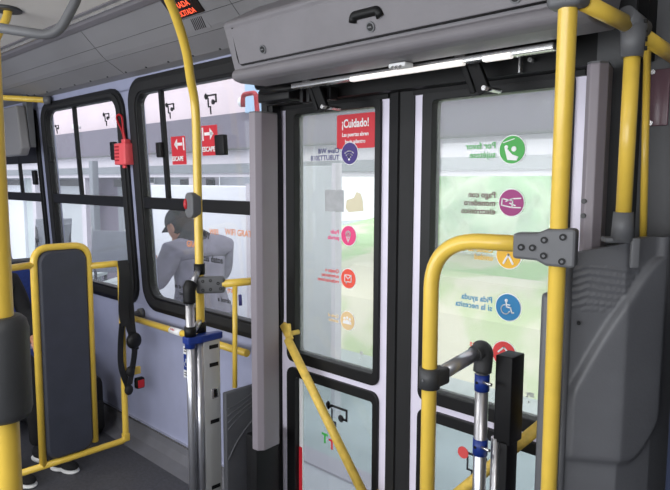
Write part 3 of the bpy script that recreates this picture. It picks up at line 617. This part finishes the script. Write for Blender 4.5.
for i in range(NS+1):
    s = .30*i/NS; p = along(s); q = along(min(.3, s+.01)); p_ = along(max(0, s-.01)); t_ = (q-p_).normalized(); n_ = Vector((t_.y, -t_.x, 0)); row = []
    for j in range(NZ+1):
        z = top(s)*(1-(1-j/NZ)**1.8); row.append(b.v(tuple(p+n_*bump_h(s, z)+Vector((0, 0, z)))))
    g.append((row, b.v(tuple(p-n_*.022)), b.v(tuple(p-n_*.022+Vector((0, 0, top(s)))))))
for (r0, a0, b0), (r1, a1, b1) in zip(g, g[1:]):
    for j in range(NZ): b.face([r0[j], r1[j], r1[j+1], r0[j+1]], True)
    b.face([r0[-1], r1[-1], b1, b0]); b.face([a0, a1, b1, b0])
b.face(g[0][0]+[g[0][2], g[0][1]])
b.build('moulded_panel', 'part', pt)
MB().box(-.665, -.606, 1.405, 1.432, 0, 1.235, .012).build('side_flange', 'part', pt)
ed = MB(); ed.tube([(-.592, 1.388, 0), (-.592, 1.388, 1.325)], .011, 14); ed.build('rounded_edge', 'part', pt)
MB().tube([(-.568, 1.404, 1.175), (-.566, 1.400, 1.175)], .0045, 10).build('rivet', 'blk', pt)
tag(MB().box(-.378, -.20, 1.42, 1.62, .30, 1.26, .03).build('seat_back', 'navy'), 'dark navy seat back at the far right edge behind the partition', 'seat')
# ------------------------------------------------------------------ near-left pole with rubber sleeve, and the far ceiling pole
nl = thing('near_pole', 'thick yellow pole at the left edge wearing a dark grey sleeve', 'pole', (-.893, .272, 0))
MB().tube([(-.893, .272, 0), (-.893, .272, 2.32)], .019, 28).build('pole_tube', 'yellow', nl)
sv = MB(); sv.tube([(-.893, .272, z) for z in (1.176, 1.181, 1.19, 1.30, 1.312, 1.318)], [.030, .0345, .037, .037, .034, .028], 32); sv.build('rubber_sleeve', 'greyd', nl)
fp = thing('ceiling_post', 'yellow post hanging from a round dark flange in the ceiling corner', 'pole', (-3.18, 1.08, 2.30))
MB().tube([(-3.18, 1.08, 2.306), (-3.18, 1.08, 2.288)], [.062, .062], 24).build('flange', 'greyd', fp); MB().tube(smoothpath([(-3.18, 1.08, 2.295), (-3.18, 1.07, 2.25), (-3.18, 1.02, 2.15), (-3.18, .965, 2.0), (-3.18, .94, 1.8), (-3.18, .93, 0)], 4), [.019]*21, 18).build('post_tube', 'yellow', fp)
rg = tag(MB().tube(bend([(-2.44, .62, 2.04), (-2.20, .90, 1.99), (-2.13, .96, 2.14), (-2.13, .96, 2.32)], .06, 8)[0:], .0165, 18).build('grey_grab_rail', 'greyp'), 'grey tubular grab rail looping down from the ceiling at top left', 'handrail')
yr = thing('wall_ceiling_bar', 'thin yellow bar meeting the wall above the left window', 'handrail', (-4.3, 1.5, 2.03))
MB().tube([(-4.13, 1.60, 2.012), (-4.62, 1.42, 2.06), (-4.9, 1.30, 2.08)], .018, 14).build('bar_tube', 'yellow', yr); MB().tube([(-4.12, 1.59, 2.01), (-4.095, 1.625, 2.01)], .026, 16).build('wall_bracket', 'greyp', yr)
hp = thing('hanging_panel', 'pale grey angular panel hanging before the far black window top', 'panel', (-4.5, 1.55, 1.66))
MB().prism([(-4.72, 1.665), (-4.34, 1.665), (-4.30, 1.71), (-4.36, 1.99), (-4.72, 1.99)], 'y', 1.50, 1.56).build('panel_body', 'cove', hp, bevel=.01)
b = MB(); b.prism([(-4.345, 1.72), (-4.315, 1.72), (-4.33, 1.9), (-4.35, 2.09), (-4.42, 2.09), (-4.41, 1.95)], 'y', 1.562, 1.60); b.build('panel_bracket', 'greyp', hp)
# ------------------------------------------------------------------ backrest frame with padded panel, belt
bp = thing('padded_screen', 'tall padded charcoal backrest panel in a yellow tube frame', 'backrest', (-3.05, 1.3, 0))
X = -3.05
MB().tube(bend([(X, 1.095, .10), (X, 1.095, 1.178), (X, 1.360, 1.178), (X, 1.360, .145)], .075, 10), .017, 18).build('upright_frame', 'yellow', bp)
MB().tube(bend([(X, .72, .10), (X, 1.53, .10), (X, 1.53, 1.068), (X, 1.36, 1.068)], .035, 8), .0165, 18).build('lower_rail', 'yellow', bp)
MB().tube([(X, .72, 1.085), (X, 1.095, 1.10)], .0165, 18).build('upper_rail', 'yellow', bp)
MB().tube([(X, .72, -.0), (X, .72, 1.10)], .0165, 18).build('outer_post', 'yellow', bp)
pd = MB(); pd.merge((lambda bb: bb)(bmesh.new()))
pd.xf = lambda p: (X+p[1], p[0], p[2]); 
oP = rr(1.110, 1.347, .120, 1.164, .062, 8); iP = rr(1.124, 1.333, .134, 1.150, .05, 8); n = len(oP)
LV = [[pd.v((u, yy, v_)) for u, v_ in pl_] for yy, pl_ in ((-.028, oP), (.010, oP), (.022, iP))]
for a, b_ in zip(LV, LV[1:]):
    for k in range(n): pd.face([a[k], a[(k+1) % n], b_[(k+1) % n], b_[k]], True)
pd.face(LV[0]); pd.face(LV[2]); pd.build('padded_panel', 'pad', bp)
MB().obox((X, 1.53, .118), (1, 0, 0), (0, 1, 0), (0, 0, 1), .0175, .017, .022, .005).build('corner_foot', 'yellow', bp)
sbt = thing('safety_belt', 'black webbing belt hanging folded on the yellow backrest rail by the wall', 'belt', (X+.03, 1.53, 1.05))
sd = (0, 1, 0)
MB().ribbon(smoothpath([(X+.028, 1.53, 1.085), (X+.045, 1.527, 1.0), (X+.04, 1.52, .82), (X+.045, 1.53, .74)], 6), sd, .052, .012).build('folded_strap', 'strap', sbt)
MB().ribbon(smoothpath([(X+.03, 1.55, 1.07), (X+.035, 1.562, .95), (X+.03, 1.570, .80), (X+.05, 1.566, .70), (X+.04, 1.585, .60)], 6), sd, .028, .007).build('folded_strap', 'strap', sbt)
MB().ribbon(smoothpath([(X+.04, 1.51, .76), (X+.03, 1.503, .65), (X+.035, 1.500, .52), (X+.04, 1.535, .40)], 6), (0, .9, .35), .032, .008).build('folded_strap', 'strap', sbt)
MB().ribbon(smoothpath([(X+.045, 1.54, .74), (X+.05, 1.570, .62), (X+.045, 1.556, .50), (X+.05, 1.535, .42)], 6), sd, .030, .008).build('folded_strap', 'strap', sbt)
b = MB(); ellipsoid(b, (X+.055, 1.565, .655), .03, .042, .045); b.build('retractor', 'blk', sbt)
for zz in (.49, .39): ellipsoid(b := MB(), (X+.045, 1.545-(zz < .4)*.012, zz), .018, .024, .028); b.build('belt_knot', 'strap', sbt)
bk = thing('belt_buckle', 'small red and black buckle on yellow bracket beside the backrest rail', 'buckle', (X+.02, 1.58, .40))
MB().box(X-.005, X+.02, 1.545, 1.62, .455, .495, .004).build('bracket', 'yellow', bk); MB().box(X, X+.035, 1.585, 1.635, .375, .435, .01).build('buckle_body', 'blk', bk); MB().box(X+.03, X+.042, 1.592, 1.628, .382, .425, .004).build('red_button', 'red', bk)
# wall rail
wrl = thing('wall_handrail', 'horizontal yellow handrail on the lilac wall below the near window', 'handrail', (-2.7, 1.62, .75))
MB().tube([(-3.115, 1.625, .748), (-2.10, 1.625, .752)], .0165, 18).build('rail_tube', 'yellow', wrl)
MB().tube([(-3.14, 1.70, .762), (-3.14, 1.675, .762)], .028, 20).build('wall_flange', 'greyp', wrl); MB().tube(bend([(-3.14, 1.69, .762), (-3.14, 1.64, .755), (-3.10, 1.625, .748)], .02), .021, 14).build('end_elbow', 'greyp', wrl)
st_ = MB().tube([(-2.72, 1.625, .7497), (-2.62, 1.625, .75)], .0172, 18).build('paper_label', 'stwhite', wrl); plabel(st_, 'white paper label with red text wrapped round the rail')
text('AVISO', .014, (-2.70, 1.607, .757), 'stred', st_)
ws = tag(MB().box(-2.724, -2.657, 1.695, 1.699, .487, .652).build('wheelchair_sticker', 'stwhite'), 'blue and white wheelchair sticker on the lilac wall behind chrome pole', 'sticker')
q = MB().box(-2.718, -2.663, 1.692, 1.695, .53, .612).build('blue_field', 'blue', ws); b = MB(); wheelchair(b, -2.692, .568, .03, 1.690, 1.692); b.build('wheelchair_symbol', 'stwhite', q)
for z in (.50, .512, .625, .638): MB().box(-2.716, -2.667, 1.693, 1.695, z, z+.005).build('print_line', 'ink', ws)
text('TT\nbus', .016, (-2.10, 1.697, .69), 'ink', None, name='wall_print'); tag(bpy.data.objects['wall_print'], 'tiny dark print on the lilac wall beside the mauve-grey column', 'sticker')
# hammer box
hm = thing('emergency_hammer_box', 'coral red alarm box with red wire loop between the two windows', 'alarm box', (-3.12, 1.63, 1.64))
hy = 1.655
MB().box(-3.205, -3.085, hy-.062, hy-.002, 1.585, 1.70, .006).build('box_body', 'coral', hm)
b = MB()
for k in range(5): b.box(-3.195, -3.15, hy-.0645, hy-.061, 1.605+k*.018, 1.613+k*.018)
b.build('vent_slots', 'redpaint', hm); MB().box(-3.155, -3.115, hy-.045, hy-.01, 1.70, 1.722, .004).build('seal_boss', 'coral', hm)
MB().tube([(-3.15, hy-.03, 1.585), (-3.15, hy-.03, 1.568)], .012, 12).build('outlet', 'coral', hm)
MB().tube(smoothpath([(-3.145, hy-.03, 1.70), (-3.155, hy-.035, 1.76), (-3.205, hy-.035, 1.82), (-3.215, hy-.035, 1.845), (-3.185, hy-.035, 1.855), (-3.155, hy-.035, 1.835), (-3.145, hy-.035, 1.77), (-3.128, hy-.03, 1.70)], 6), .0055, 8).build('wire_loop', 'red', hm)
# ------------------------------------------------------------------ passenger seats, seated passenger
def bus_seat(x, y, label):
    t = thing('bus_seat', label, 'seat', (x, y, 0), 'blue seats near the windows')
    MB().box(x, x+.42, y-.20, y+.20, .36, .43, .03).build('seat_cushion', 'seatblue', t)
    bb = MB(); bb.obox((x-.03, y, .72), (1, 0, -.12), (0, 1, 0), (.12, 0, 1), .035, .205, .25, .03); bb.build('seat_back', 'seatblue', t)
    MB().tube(bend([(x-.045, y-.19, .84), (x-.06, y-.19, .99), (x-.06, y+.19, .99), (x-.045, y+.19, .84)], .05), .014, 12).build('grab_handle', 'greyp', t)
    MB().box(x+.05, x+.35, y-.14, y+.14, 0, .36, .02).build('seat_base', 'greyd', t)
    return t
bus_seat(-4.10, 1.02, 'blue seat the black-clothed passenger sits on behind the backrest'); bus_seat(-4.10, 1.45, 'blue seat next to the window behind the backrest frame')
def foot(mb, hx, hy, z, d, L=.26, wd=.045, h=.07):
    d = Vector(d).normalized(); s = Vector((-d.y, d.x, 0))
    for t, w_, hh in ((0, .8, 1.), (.35, .95, .95), (.65, 1.1, .7), (.9, .8, .5)): ellipsoid(mb, (hx+d.x*L*t, hy+d.y*L*t, z+h*hh*.5), .06, wd*w_, h*hh*.5+.005, ax=d, ay=s, n=14)
def hand(parent, wrist, dirv, palmn, m='skin', L=.085, name='hand', mirror=1):
    W = Vector(wrist); D = Vector(dirv).normalized(); N = Vector(palmn); N = (N-D*N.dot(D)).normalized(); S = D.cross(N)*mirror
    nodes = [(W-D*.03, .026), (W, (.026, .018)), (W+D*.05, (.034, .015)), (W+D*L, (.034, .013))]; ed_ = [(0, 1), (1, 2), (2, 3)]
    o = skinned(name, nodes, ed_, m, parent, 1)
    for k, (off, l) in enumerate(((-.030, .07), (-.010, .08), (.010, .075), (.029, .058))):
        a = W+D*(L-.015)+S*off; nodes = [(a, .0095), (a+D*l*.45+N*.006, .009), (a+D*l*.75+N*.022, .008), (a+D*l*.92+N*.040, .007)]
        skinned('finger', nodes, [(0, 1), (1, 2), (2, 3)], m, o, 1)
    a = W+D*.02-S*.026; skinned('thumb', [(a, .012), (a+D*.03-S*.022+N*.01, .011), (a+D*.055-S*.026+N*.024, .009)], [(0, 1), (1, 2)], m, o, 1)
    return o
# seated passenger behind the backrest
ps = thing('person', 'seated person in black clothes and black-and-white trainers behind the backrest', 'person', (-3.8, 1.06, 0))
hx, hy_ = -3.80, 1.06
body = skinned('body', [((hx, hy_, .55), (.13, .12)), ((hx+.0, hy_, .72), (.14, .12)), ((hx+.03, hy_, .92), (.14, .10)), ((hx+.05, hy_, 1.02), (.06, .06)), ((hx+.09, hy_-.01, 1.11), (.06, .07)), ((hx+.12, hy_-.02, 1.19), (.075, .085)), ((hx+.13, hy_-.02, 1.25), (.05, .06)),
    ((hx+.03, hy_+.17, .93), .055), ((hx+.10, hy_+.22, .72), .045), ((hx+.30, hy_+.18, .64), .036), ((hx+.03, hy_-.17, .93), .055), ((hx+.08, hy_-.22, .72), .045), ((hx+.28, hy_-.16, .64), .036),
    ((hx+.18, hy_+.10, .53), .075), ((hx+.46, hy_+.11, .50), .055), ((hx+.47, hy_+.11, .28), .045), ((hx+.46, hy_+.11, .09), .035), ((hx+.18, hy_-.10, .53), .075), ((hx+.46, hy_-.11, .50), .055), ((hx+.47, hy_-.10, .28), .045), ((hx+.46, hy_-.10, .09), .035)],
    [(0, 1), (1, 2), (2, 3), (3, 4), (4, 5), (5, 6), (2, 7), (7, 8), (8, 9), (2, 10), (10, 11), (11, 12), (0, 13), (13, 14), (14, 15), (15, 16), (0, 17), (17, 18), (18, 19), (19, 20)], 'blackcloth', ps, 2)
b = MB(); ellipsoid(b, (hx+.13, hy_-.02, 1.19), .092, .078, .108); ellipsoid(b, (hx+.222, hy_-.02, 1.185), .016, .012, .018); ellipsoid(b, (hx+.12, hy_+.058, 1.185), .015, .008, .026); ellipsoid(b, (hx+.12, hy_-.098, 1.185), .015, .008, .026); b.build('face', 'skin', body)
b = MB(); ellipsoid(b, (hx+.105, hy_-.02, 1.215), .095, .086, .098, zmin=-.25); b.build('hair', 'hair', body)
hand(body, (hx+.31, hy_+.18, .635), (1, -.1, -.15), (0, 0, -1)); hand(body, (hx+.29, hy_-.16, .635), (1, .1, -.15), (0, 0, -1))
for dy in (.11, -.10):
    b = MB(); foot(b, hx+.46, hy_+dy+.02, .015, (1, .25, 0)); sh = b.build('trainer', 'blackcloth', body)
    b = MB(); foot(b, hx+.455, hy_+dy+.02, .0, (1, .25, 0), L=.268, wd=.050, h=.032); b.build('white_sole', 'shoew', sh)
bg_ = thing('backpack', 'dark rounded bag on the floor behind the backrest frame', 'bag', (-3.5, 1.56, 0))
MB().box(-3.62, -3.42, 1.45, 1.60, .0, .36, .05).build('bag_body', 'blackcloth', bg_); MB().box(-3.43, -3.40, 1.47, 1.58, .05, .22, .012).build('front_pocket', 'strap', bg_)
# ------------------------------------------------------------------ man outside
mn = thing('person', 'man in dark cap and grey jacket bending over outside the window', 'person', (-3.4, 2.25, -.3))
mx, my = -3.38, 2.25
nodes = [((mx, my, .62), (.15, .13)), ((mx, my, .80), (.16, .14)), ((mx-.03, my, 1.00), (.19, .14)), ((mx-.07, my, 1.10), (.15, .12)), ((mx-.13, my, 1.17), (.062, .062)), ((mx-.19, my, 1.22), (.07, .075)), ((mx-.25, my-.02, 1.25), (.075, .08)),
    ((mx-.02, my-.19, 1.06), .075), ((mx-.12, my-.26, .84), .058), ((mx-.35, my-.18, .93), .045), ((mx-.02, my+.19, 1.06), .075), ((mx-.12, my+.26, .84), .058), ((mx-.36, my+.10, .93), .045),
    ((mx, my-.10, .55), .10), ((mx-.03, my-.11, .14), .07), ((mx, my-.11, -.22), .05), ((mx, my+.10, .55), .10), ((mx-.03, my+.11, .14), .07), ((mx, my+.11, -.22), .05)]
eg = [(0, 1), (1, 2), (2, 3), (3, 4), (4, 5), (5, 6), (3, 7), (7, 8), (8, 9), (3, 10), (10, 11), (11, 12), (0, 13), (13, 14), (14, 15), (0, 16), (16, 17), (17, 18)]
slim = [(n_[0], tuple(v*.72 for v in n_[1]) if isinstance(n_[1], tuple) else n_[1]*.72) if i in (1, 2, 3, 7, 8, 10, 11) else n_ for i, n_ in enumerate(nodes)]
mb_ = skinned('body', slim, eg, 'jeans', mn, 2)
grow = lambda n_, k: (n_[0], tuple(v*k for v in n_[1]) if isinstance(n_[1], tuple) else n_[1]*k)
jn = [grow(nodes[i], 1.13) for i in (1, 2, 3, 7, 8, 9, 10, 11, 12)]; jn.append((Vector((mx, my, .66)), (.18, .155))); jn.append((Vector((mx-.10, my, 1.15)), (.075, .075)))
skinned('jacket', jn, [(9, 0), (0, 1), (1, 2), (2, 3), (3, 4), (4, 5), (2, 6), (6, 7), (7, 8), (2, 10)], 'jacket', mb_, 2)
hdx, hdy, hdz = mx-.215, my-.015, 1.20
fa = Vector((-.90, -.12, -.42)).normalized(); fs = Vector((.12, -1, 0)).normalized(); fs = (fs-fa*fs.dot(fa)).normalized(); fu = fs.cross(fa)
if fu.z < 0: fu = -fu
H_ = Vector((hdx, hdy, hdz))
b = MB(); ellipsoid(b, H_, .098, .078, .115, ax=fa, ay=fs, az=fu); ellipsoid(b, H_+fa*.092-fu*.02, .02, .014, .024, ax=fa, ay=fs, az=fu); ellipsoid(b, H_+fs*.078-fu*.01-fa*.012, .020, .010, .032, ax=fa, ay=fs, az=fu); ellipsoid(b, H_-fs*.078-fu*.01-fa*.012, .020, .010, .032, ax=fa, ay=fs, az=fu)
ellipsoid(b, H_-fu*.075+fa*.045, .05, .05, .05); b.tube([H_-fu*.06-fa*.03, Vector((mx-.10, my, 1.12))], .062, 16)
fc = b.build('face', 'skin', mb_)
b = MB(); ellipsoid(b, H_+fa*.088-fu*.055, .008, .022, .006, ax=fa, ay=fs, az=fu); b.build('mouth', 'inkred', fc)
for k in (-1, 1): ellipsoid(b := MB(), H_+fa*.088+fs*.03*k+fu*.005, .008, .012, .007, ax=fa, ay=fs, az=fu); b.build('eye', 'ink', fc)
b = MB(); ellipsoid(b, H_-fa*.022+fu*.008, .088, .084, .108, ax=fa, ay=fs, az=fu); b.build('hair', 'hair', mb_)
b = MB(); ellipsoid(b, H_+fu*.03-fa*.006, .108, .092, .104, ax=fa, ay=fs, az=fu, zmin=-.05); b.obox(H_+fa*.105+fu*.018, fa-fu*.35, fs, fu+fa*.35, .026, .058, .005, .004); b.build('cap', 'cap', mb_)
hand(mb_, (mx-.37, my-.17, .95), (-.35, .3, .85), (-.8, .3, .1)); hand(mb_, (mx-.38, my+.09, .95), (-.3, -.3, .9), (-.8, -.3, .1))
for k in (-1, 1):
    b = MB(); foot(b, mx, my+.11*k, -.30, (-1, 0, 0)); b.build('shoe', 'blk', mb_)
# ------------------------------------------------------------------ outside
struct(tag(MB().box(-16, 8, 1.8, 2.60, -.36, -.30).build('pavement', 'pave'), 'pale pavement strip beside the doors', 'pavement'))
struct(tag(MB().box(-16, 8, 2.60, 2.76, -.36, -.285).build('kerb', 'curb'), 'pinkish kerb beyond the pavement', 'kerb'))
struct(tag(MB().box(-20, 14, 2.76, 30, -.42, -.36).build('road', 'road'), 'pale grey road', 'road'))
lw = MB(); lw.prism([(5.2, -.37), (5.4, .10), (7.5, .55), (12, 1.1), (12, -.37)], 'x', -8, 14); struct(tag(lw.build('grass_bank', 'lawn'), 'pale green grass bank', 'grass bank'))
lw = MB(); lw.prism([(4.9, -.36), (5.1, .2), (5.35, .52), (5.6, .55), (5.6, -.36)], 'x', -4.9, 14); struct(tag(lw.build('sandy_verge', 'verge'), 'pale sandy verge', 'verge'))
def hedge(x, y, z, rx, ry, rz, label):
    b_ = bmesh.new(); bmesh.ops.create_icosphere(b_, subdivisions=5, radius=1)
    from mathutils import noise
    for v in b_.verts:
        d = v.co.normalized(); k = 1+.16*noise.noise(d*3+Vector((x, y, 0)))+.08*noise.noise(d*9+Vector((y, x, 3)))
        v.co = Vector((d.x*rx*k, d.y*ry*k, max(-.9*rz, d.z*rz*k)))
    mb = MB(); mb.merge(b_, Matrix.Translation((x, y, z))); o = mb.build('hedge', 'hedge'); tag(o, label, 'hedge', 'hedges beyond the road')
for x, y, rx, lab in ((-4.5, 7.9, 1.2, 'pale green bush seen through the left glass door'), (-2.3, 8.1, 1.35, 'broad pale green bush seen through the right glass door'), (.2, 8.2, 1.3, 'pale green bush outside behind the tall pole')): hedge(x, y, 1.25, rx*.7, .85, 1.0, lab)
bm_ = thing('overhead_gangway', 'long grey and white steel beam crossing outside above eye level', 'beam', (-4, 4.5, 1.6))
MB().box(-16, 6, 4.5, 4.8, 1.89, 2.30).build('grey_fascia', 'beam', bm_); MB().box(-16, 6, 4.47, 4.82, 1.872, 1.892).build('dark_lip', 'greyp', bm_)
MB().box(-16, 6, 4.55, 4.8, 1.71, 1.872).build('white_band', 'beamw', bm_); MB().box(-16, 6, 4.53, 4.82, 1.60, 1.71).build('grey_band', 'beamg', bm_); MB().box(-16, 6, 4.55, 4.80, 1.55, 1.60).build('white_band', 'beamw', bm_)
for x in (-15, -12.6, -10.4, -8.6, -7.1, -5.55): MB().box(x, x+.16, 4.56, 4.72, -.4, 1.6).build('post', 'beamw', bm_)
MB().box(-16, 6, 4.85, 5.2, 2.30, 4.0).build('roof_sheet', 'pinkroof', bm_)
wp = thing('shelter_wall', 'row of white and grey shelter panels outside beyond the windows', 'shelter', (-9, 4.8, -.36))
xs = [-16, -13.9, -12.2, -10.9, -9.7, -8.6, -7.7, -6.9, -6.1, -5.3]
for k, (a, b_) in enumerate(zip(xs, xs[1:])): MB().box(a+.02, b_-.02, 4.85+.05*(k % 2), 4.92+.05*(k % 2), -.36, 1.58).build('panel', ('white', 'gpanel', 'gscreen', 'beam', 'beamg', 'gscreen', 'beamw', 'white', 'gpanel')[k], wp)
for a, b_ in zip(xs[:-1:2], xs[1::2]): MB().box(a, b_, 4.80, 4.84, 1.40, 1.52).build('dark_slot', 'greyd', wp)
for k, x in enumerate((-10.8, -9.4, -8.3, -7.3)): MB().box(x, x+.25, 4.78, 4.83, .9, 1.36).build('poster', ('gpanel', 'beamg')[k % 2], wp)
pb = thing('poster_board', 'white poster board standing outside behind the man in the cap', 'board', (-5, 3.2, -.36))
MB().box(-5.85, -4.15, 3.25, 3.30, .0, 1.46, .01).build('board_face', 'white', pb); 
for x in (-5.86, -4.18): MB().box(x, x+.05, 3.24, 3.31, -.36, 1.48).build('board_post', 'beamw', pb)
bb_ = thing('glass_screen', 'greyish green tall panel outside right of the white poster board', 'panel', (-3.6, 3.4, -.36))
MB().box(-4.10, -3.28, 3.40, 3.43, -.1, 1.62, .005).build('screen_face', 'gscreen', bb_); MB().box(-4.12, -4.06, 3.38, 3.45, -.36, 1.64).build('screen_post', 'beamw', bb_); MB().box(-3.30, -3.26, 3.38, 3.45, -.36, 1.64).build('screen_post', 'beamw', bb_)
rh = thing('red_hook_pipe', 'red pipe bent into a hook outside the near window top', 'pipe', (-2.7, 2.3, -.3))
MB().tube(bend([(-2.92, 2.25, 1.93), (-2.92, 2.25, 2.0), (-2.80, 2.25, 2.0), (-2.76, 2.25, 1.60), (-2.76, 2.25, -.3)], .03, 8), .014, 14).build('pipe', 'redpaint', rh)
tag(MB().box(-5.55, -5.0, 4.30, 4.45, 2.25, 3.4, .01).build('wall_cabinet', 'bluebox'), 'pale blue cabinet outside above the grey beam by the red pipe', 'cabinet')
for k, (x, z) in enumerate(((-5.75, 2.40), (-10.2, 2.38))):
    b = MB(); ellipsoid(b, (x, 4.42, z), .06, .05, .06); b.tube([(x, 4.42, z), (x, 4.5, z)], .03, 10); tag(b.build('spotlight', 'stwhite'), ('white round spotlight outside on the beam through the near window', 'white round spotlight outside through the left window')[k], 'lamp')
# clutter beyond the far window
for k, (x, y, h, lab) in enumerate(((-7.6, 3.5, 1.35, 'grey steel upright outside, tallest beyond the far window'), (-6.9, 3.6, 1.75, 'grey steel upright outside beyond the middle window'), (-6.3, 3.4, 1.6, 'slim grey upright outside at the right of the middle window'))):
    t = thing('steel_upright', lab, 'post', (x, y, -.36)); MB().box(x-.05, x+.05, y-.04, y+.04, -.36, h+.4, .008).build('post', 'beamg', t)
    for z in (.4, .9, 1.3): MB().tube([(x-.02, y-.05, z), (x-.02, y-.035, z)], .02, 12).build('bolt', 'alu', t)
    MB().box(x-.1, x+.1, y-.1, y+.1, -.36, -.34).build('base_plate', 'alu', t)
def chair(x, y, a, lab):
    t = thing('metal_chair', lab, 'chair', (x, y, -.36), 'chairs outside'); c, s = math.cos(a), math.sin(a)
    def P(u, v, z): return (x+u*c-v*s, y+u*s+v*c, z)
    MB().obox(P(0, 0, .42), (c, s, 0), (-s, c, 0), (0, 0, 1), .24, .22, .02, .008).build('seat', 'gpanel', t)
    MB().obox(P(-.24, 0, .78), (c, s, -.2), (-s, c, 0), (.2, 0, 1), .015, .22, .22, .008).build('backrest', 'beamg', t)
    for u in (-.22, .22):
        for v in (-.2, .2): MB().tube([P(u, v, -.36), P(u, v, .42 if u > 0 else .9)], .016, 10).build('leg', 'greyd', t)
chair(-7.0, 3.0, .6, 'grey metal chair outside, nearest the middle window'); chair(-8.2, 3.2, -.4, 'grey metal chair outside, farther left beyond the windows'); chair(-6.1, 3.1, 2.2, 'grey metal chair outside turned away by the poster board')
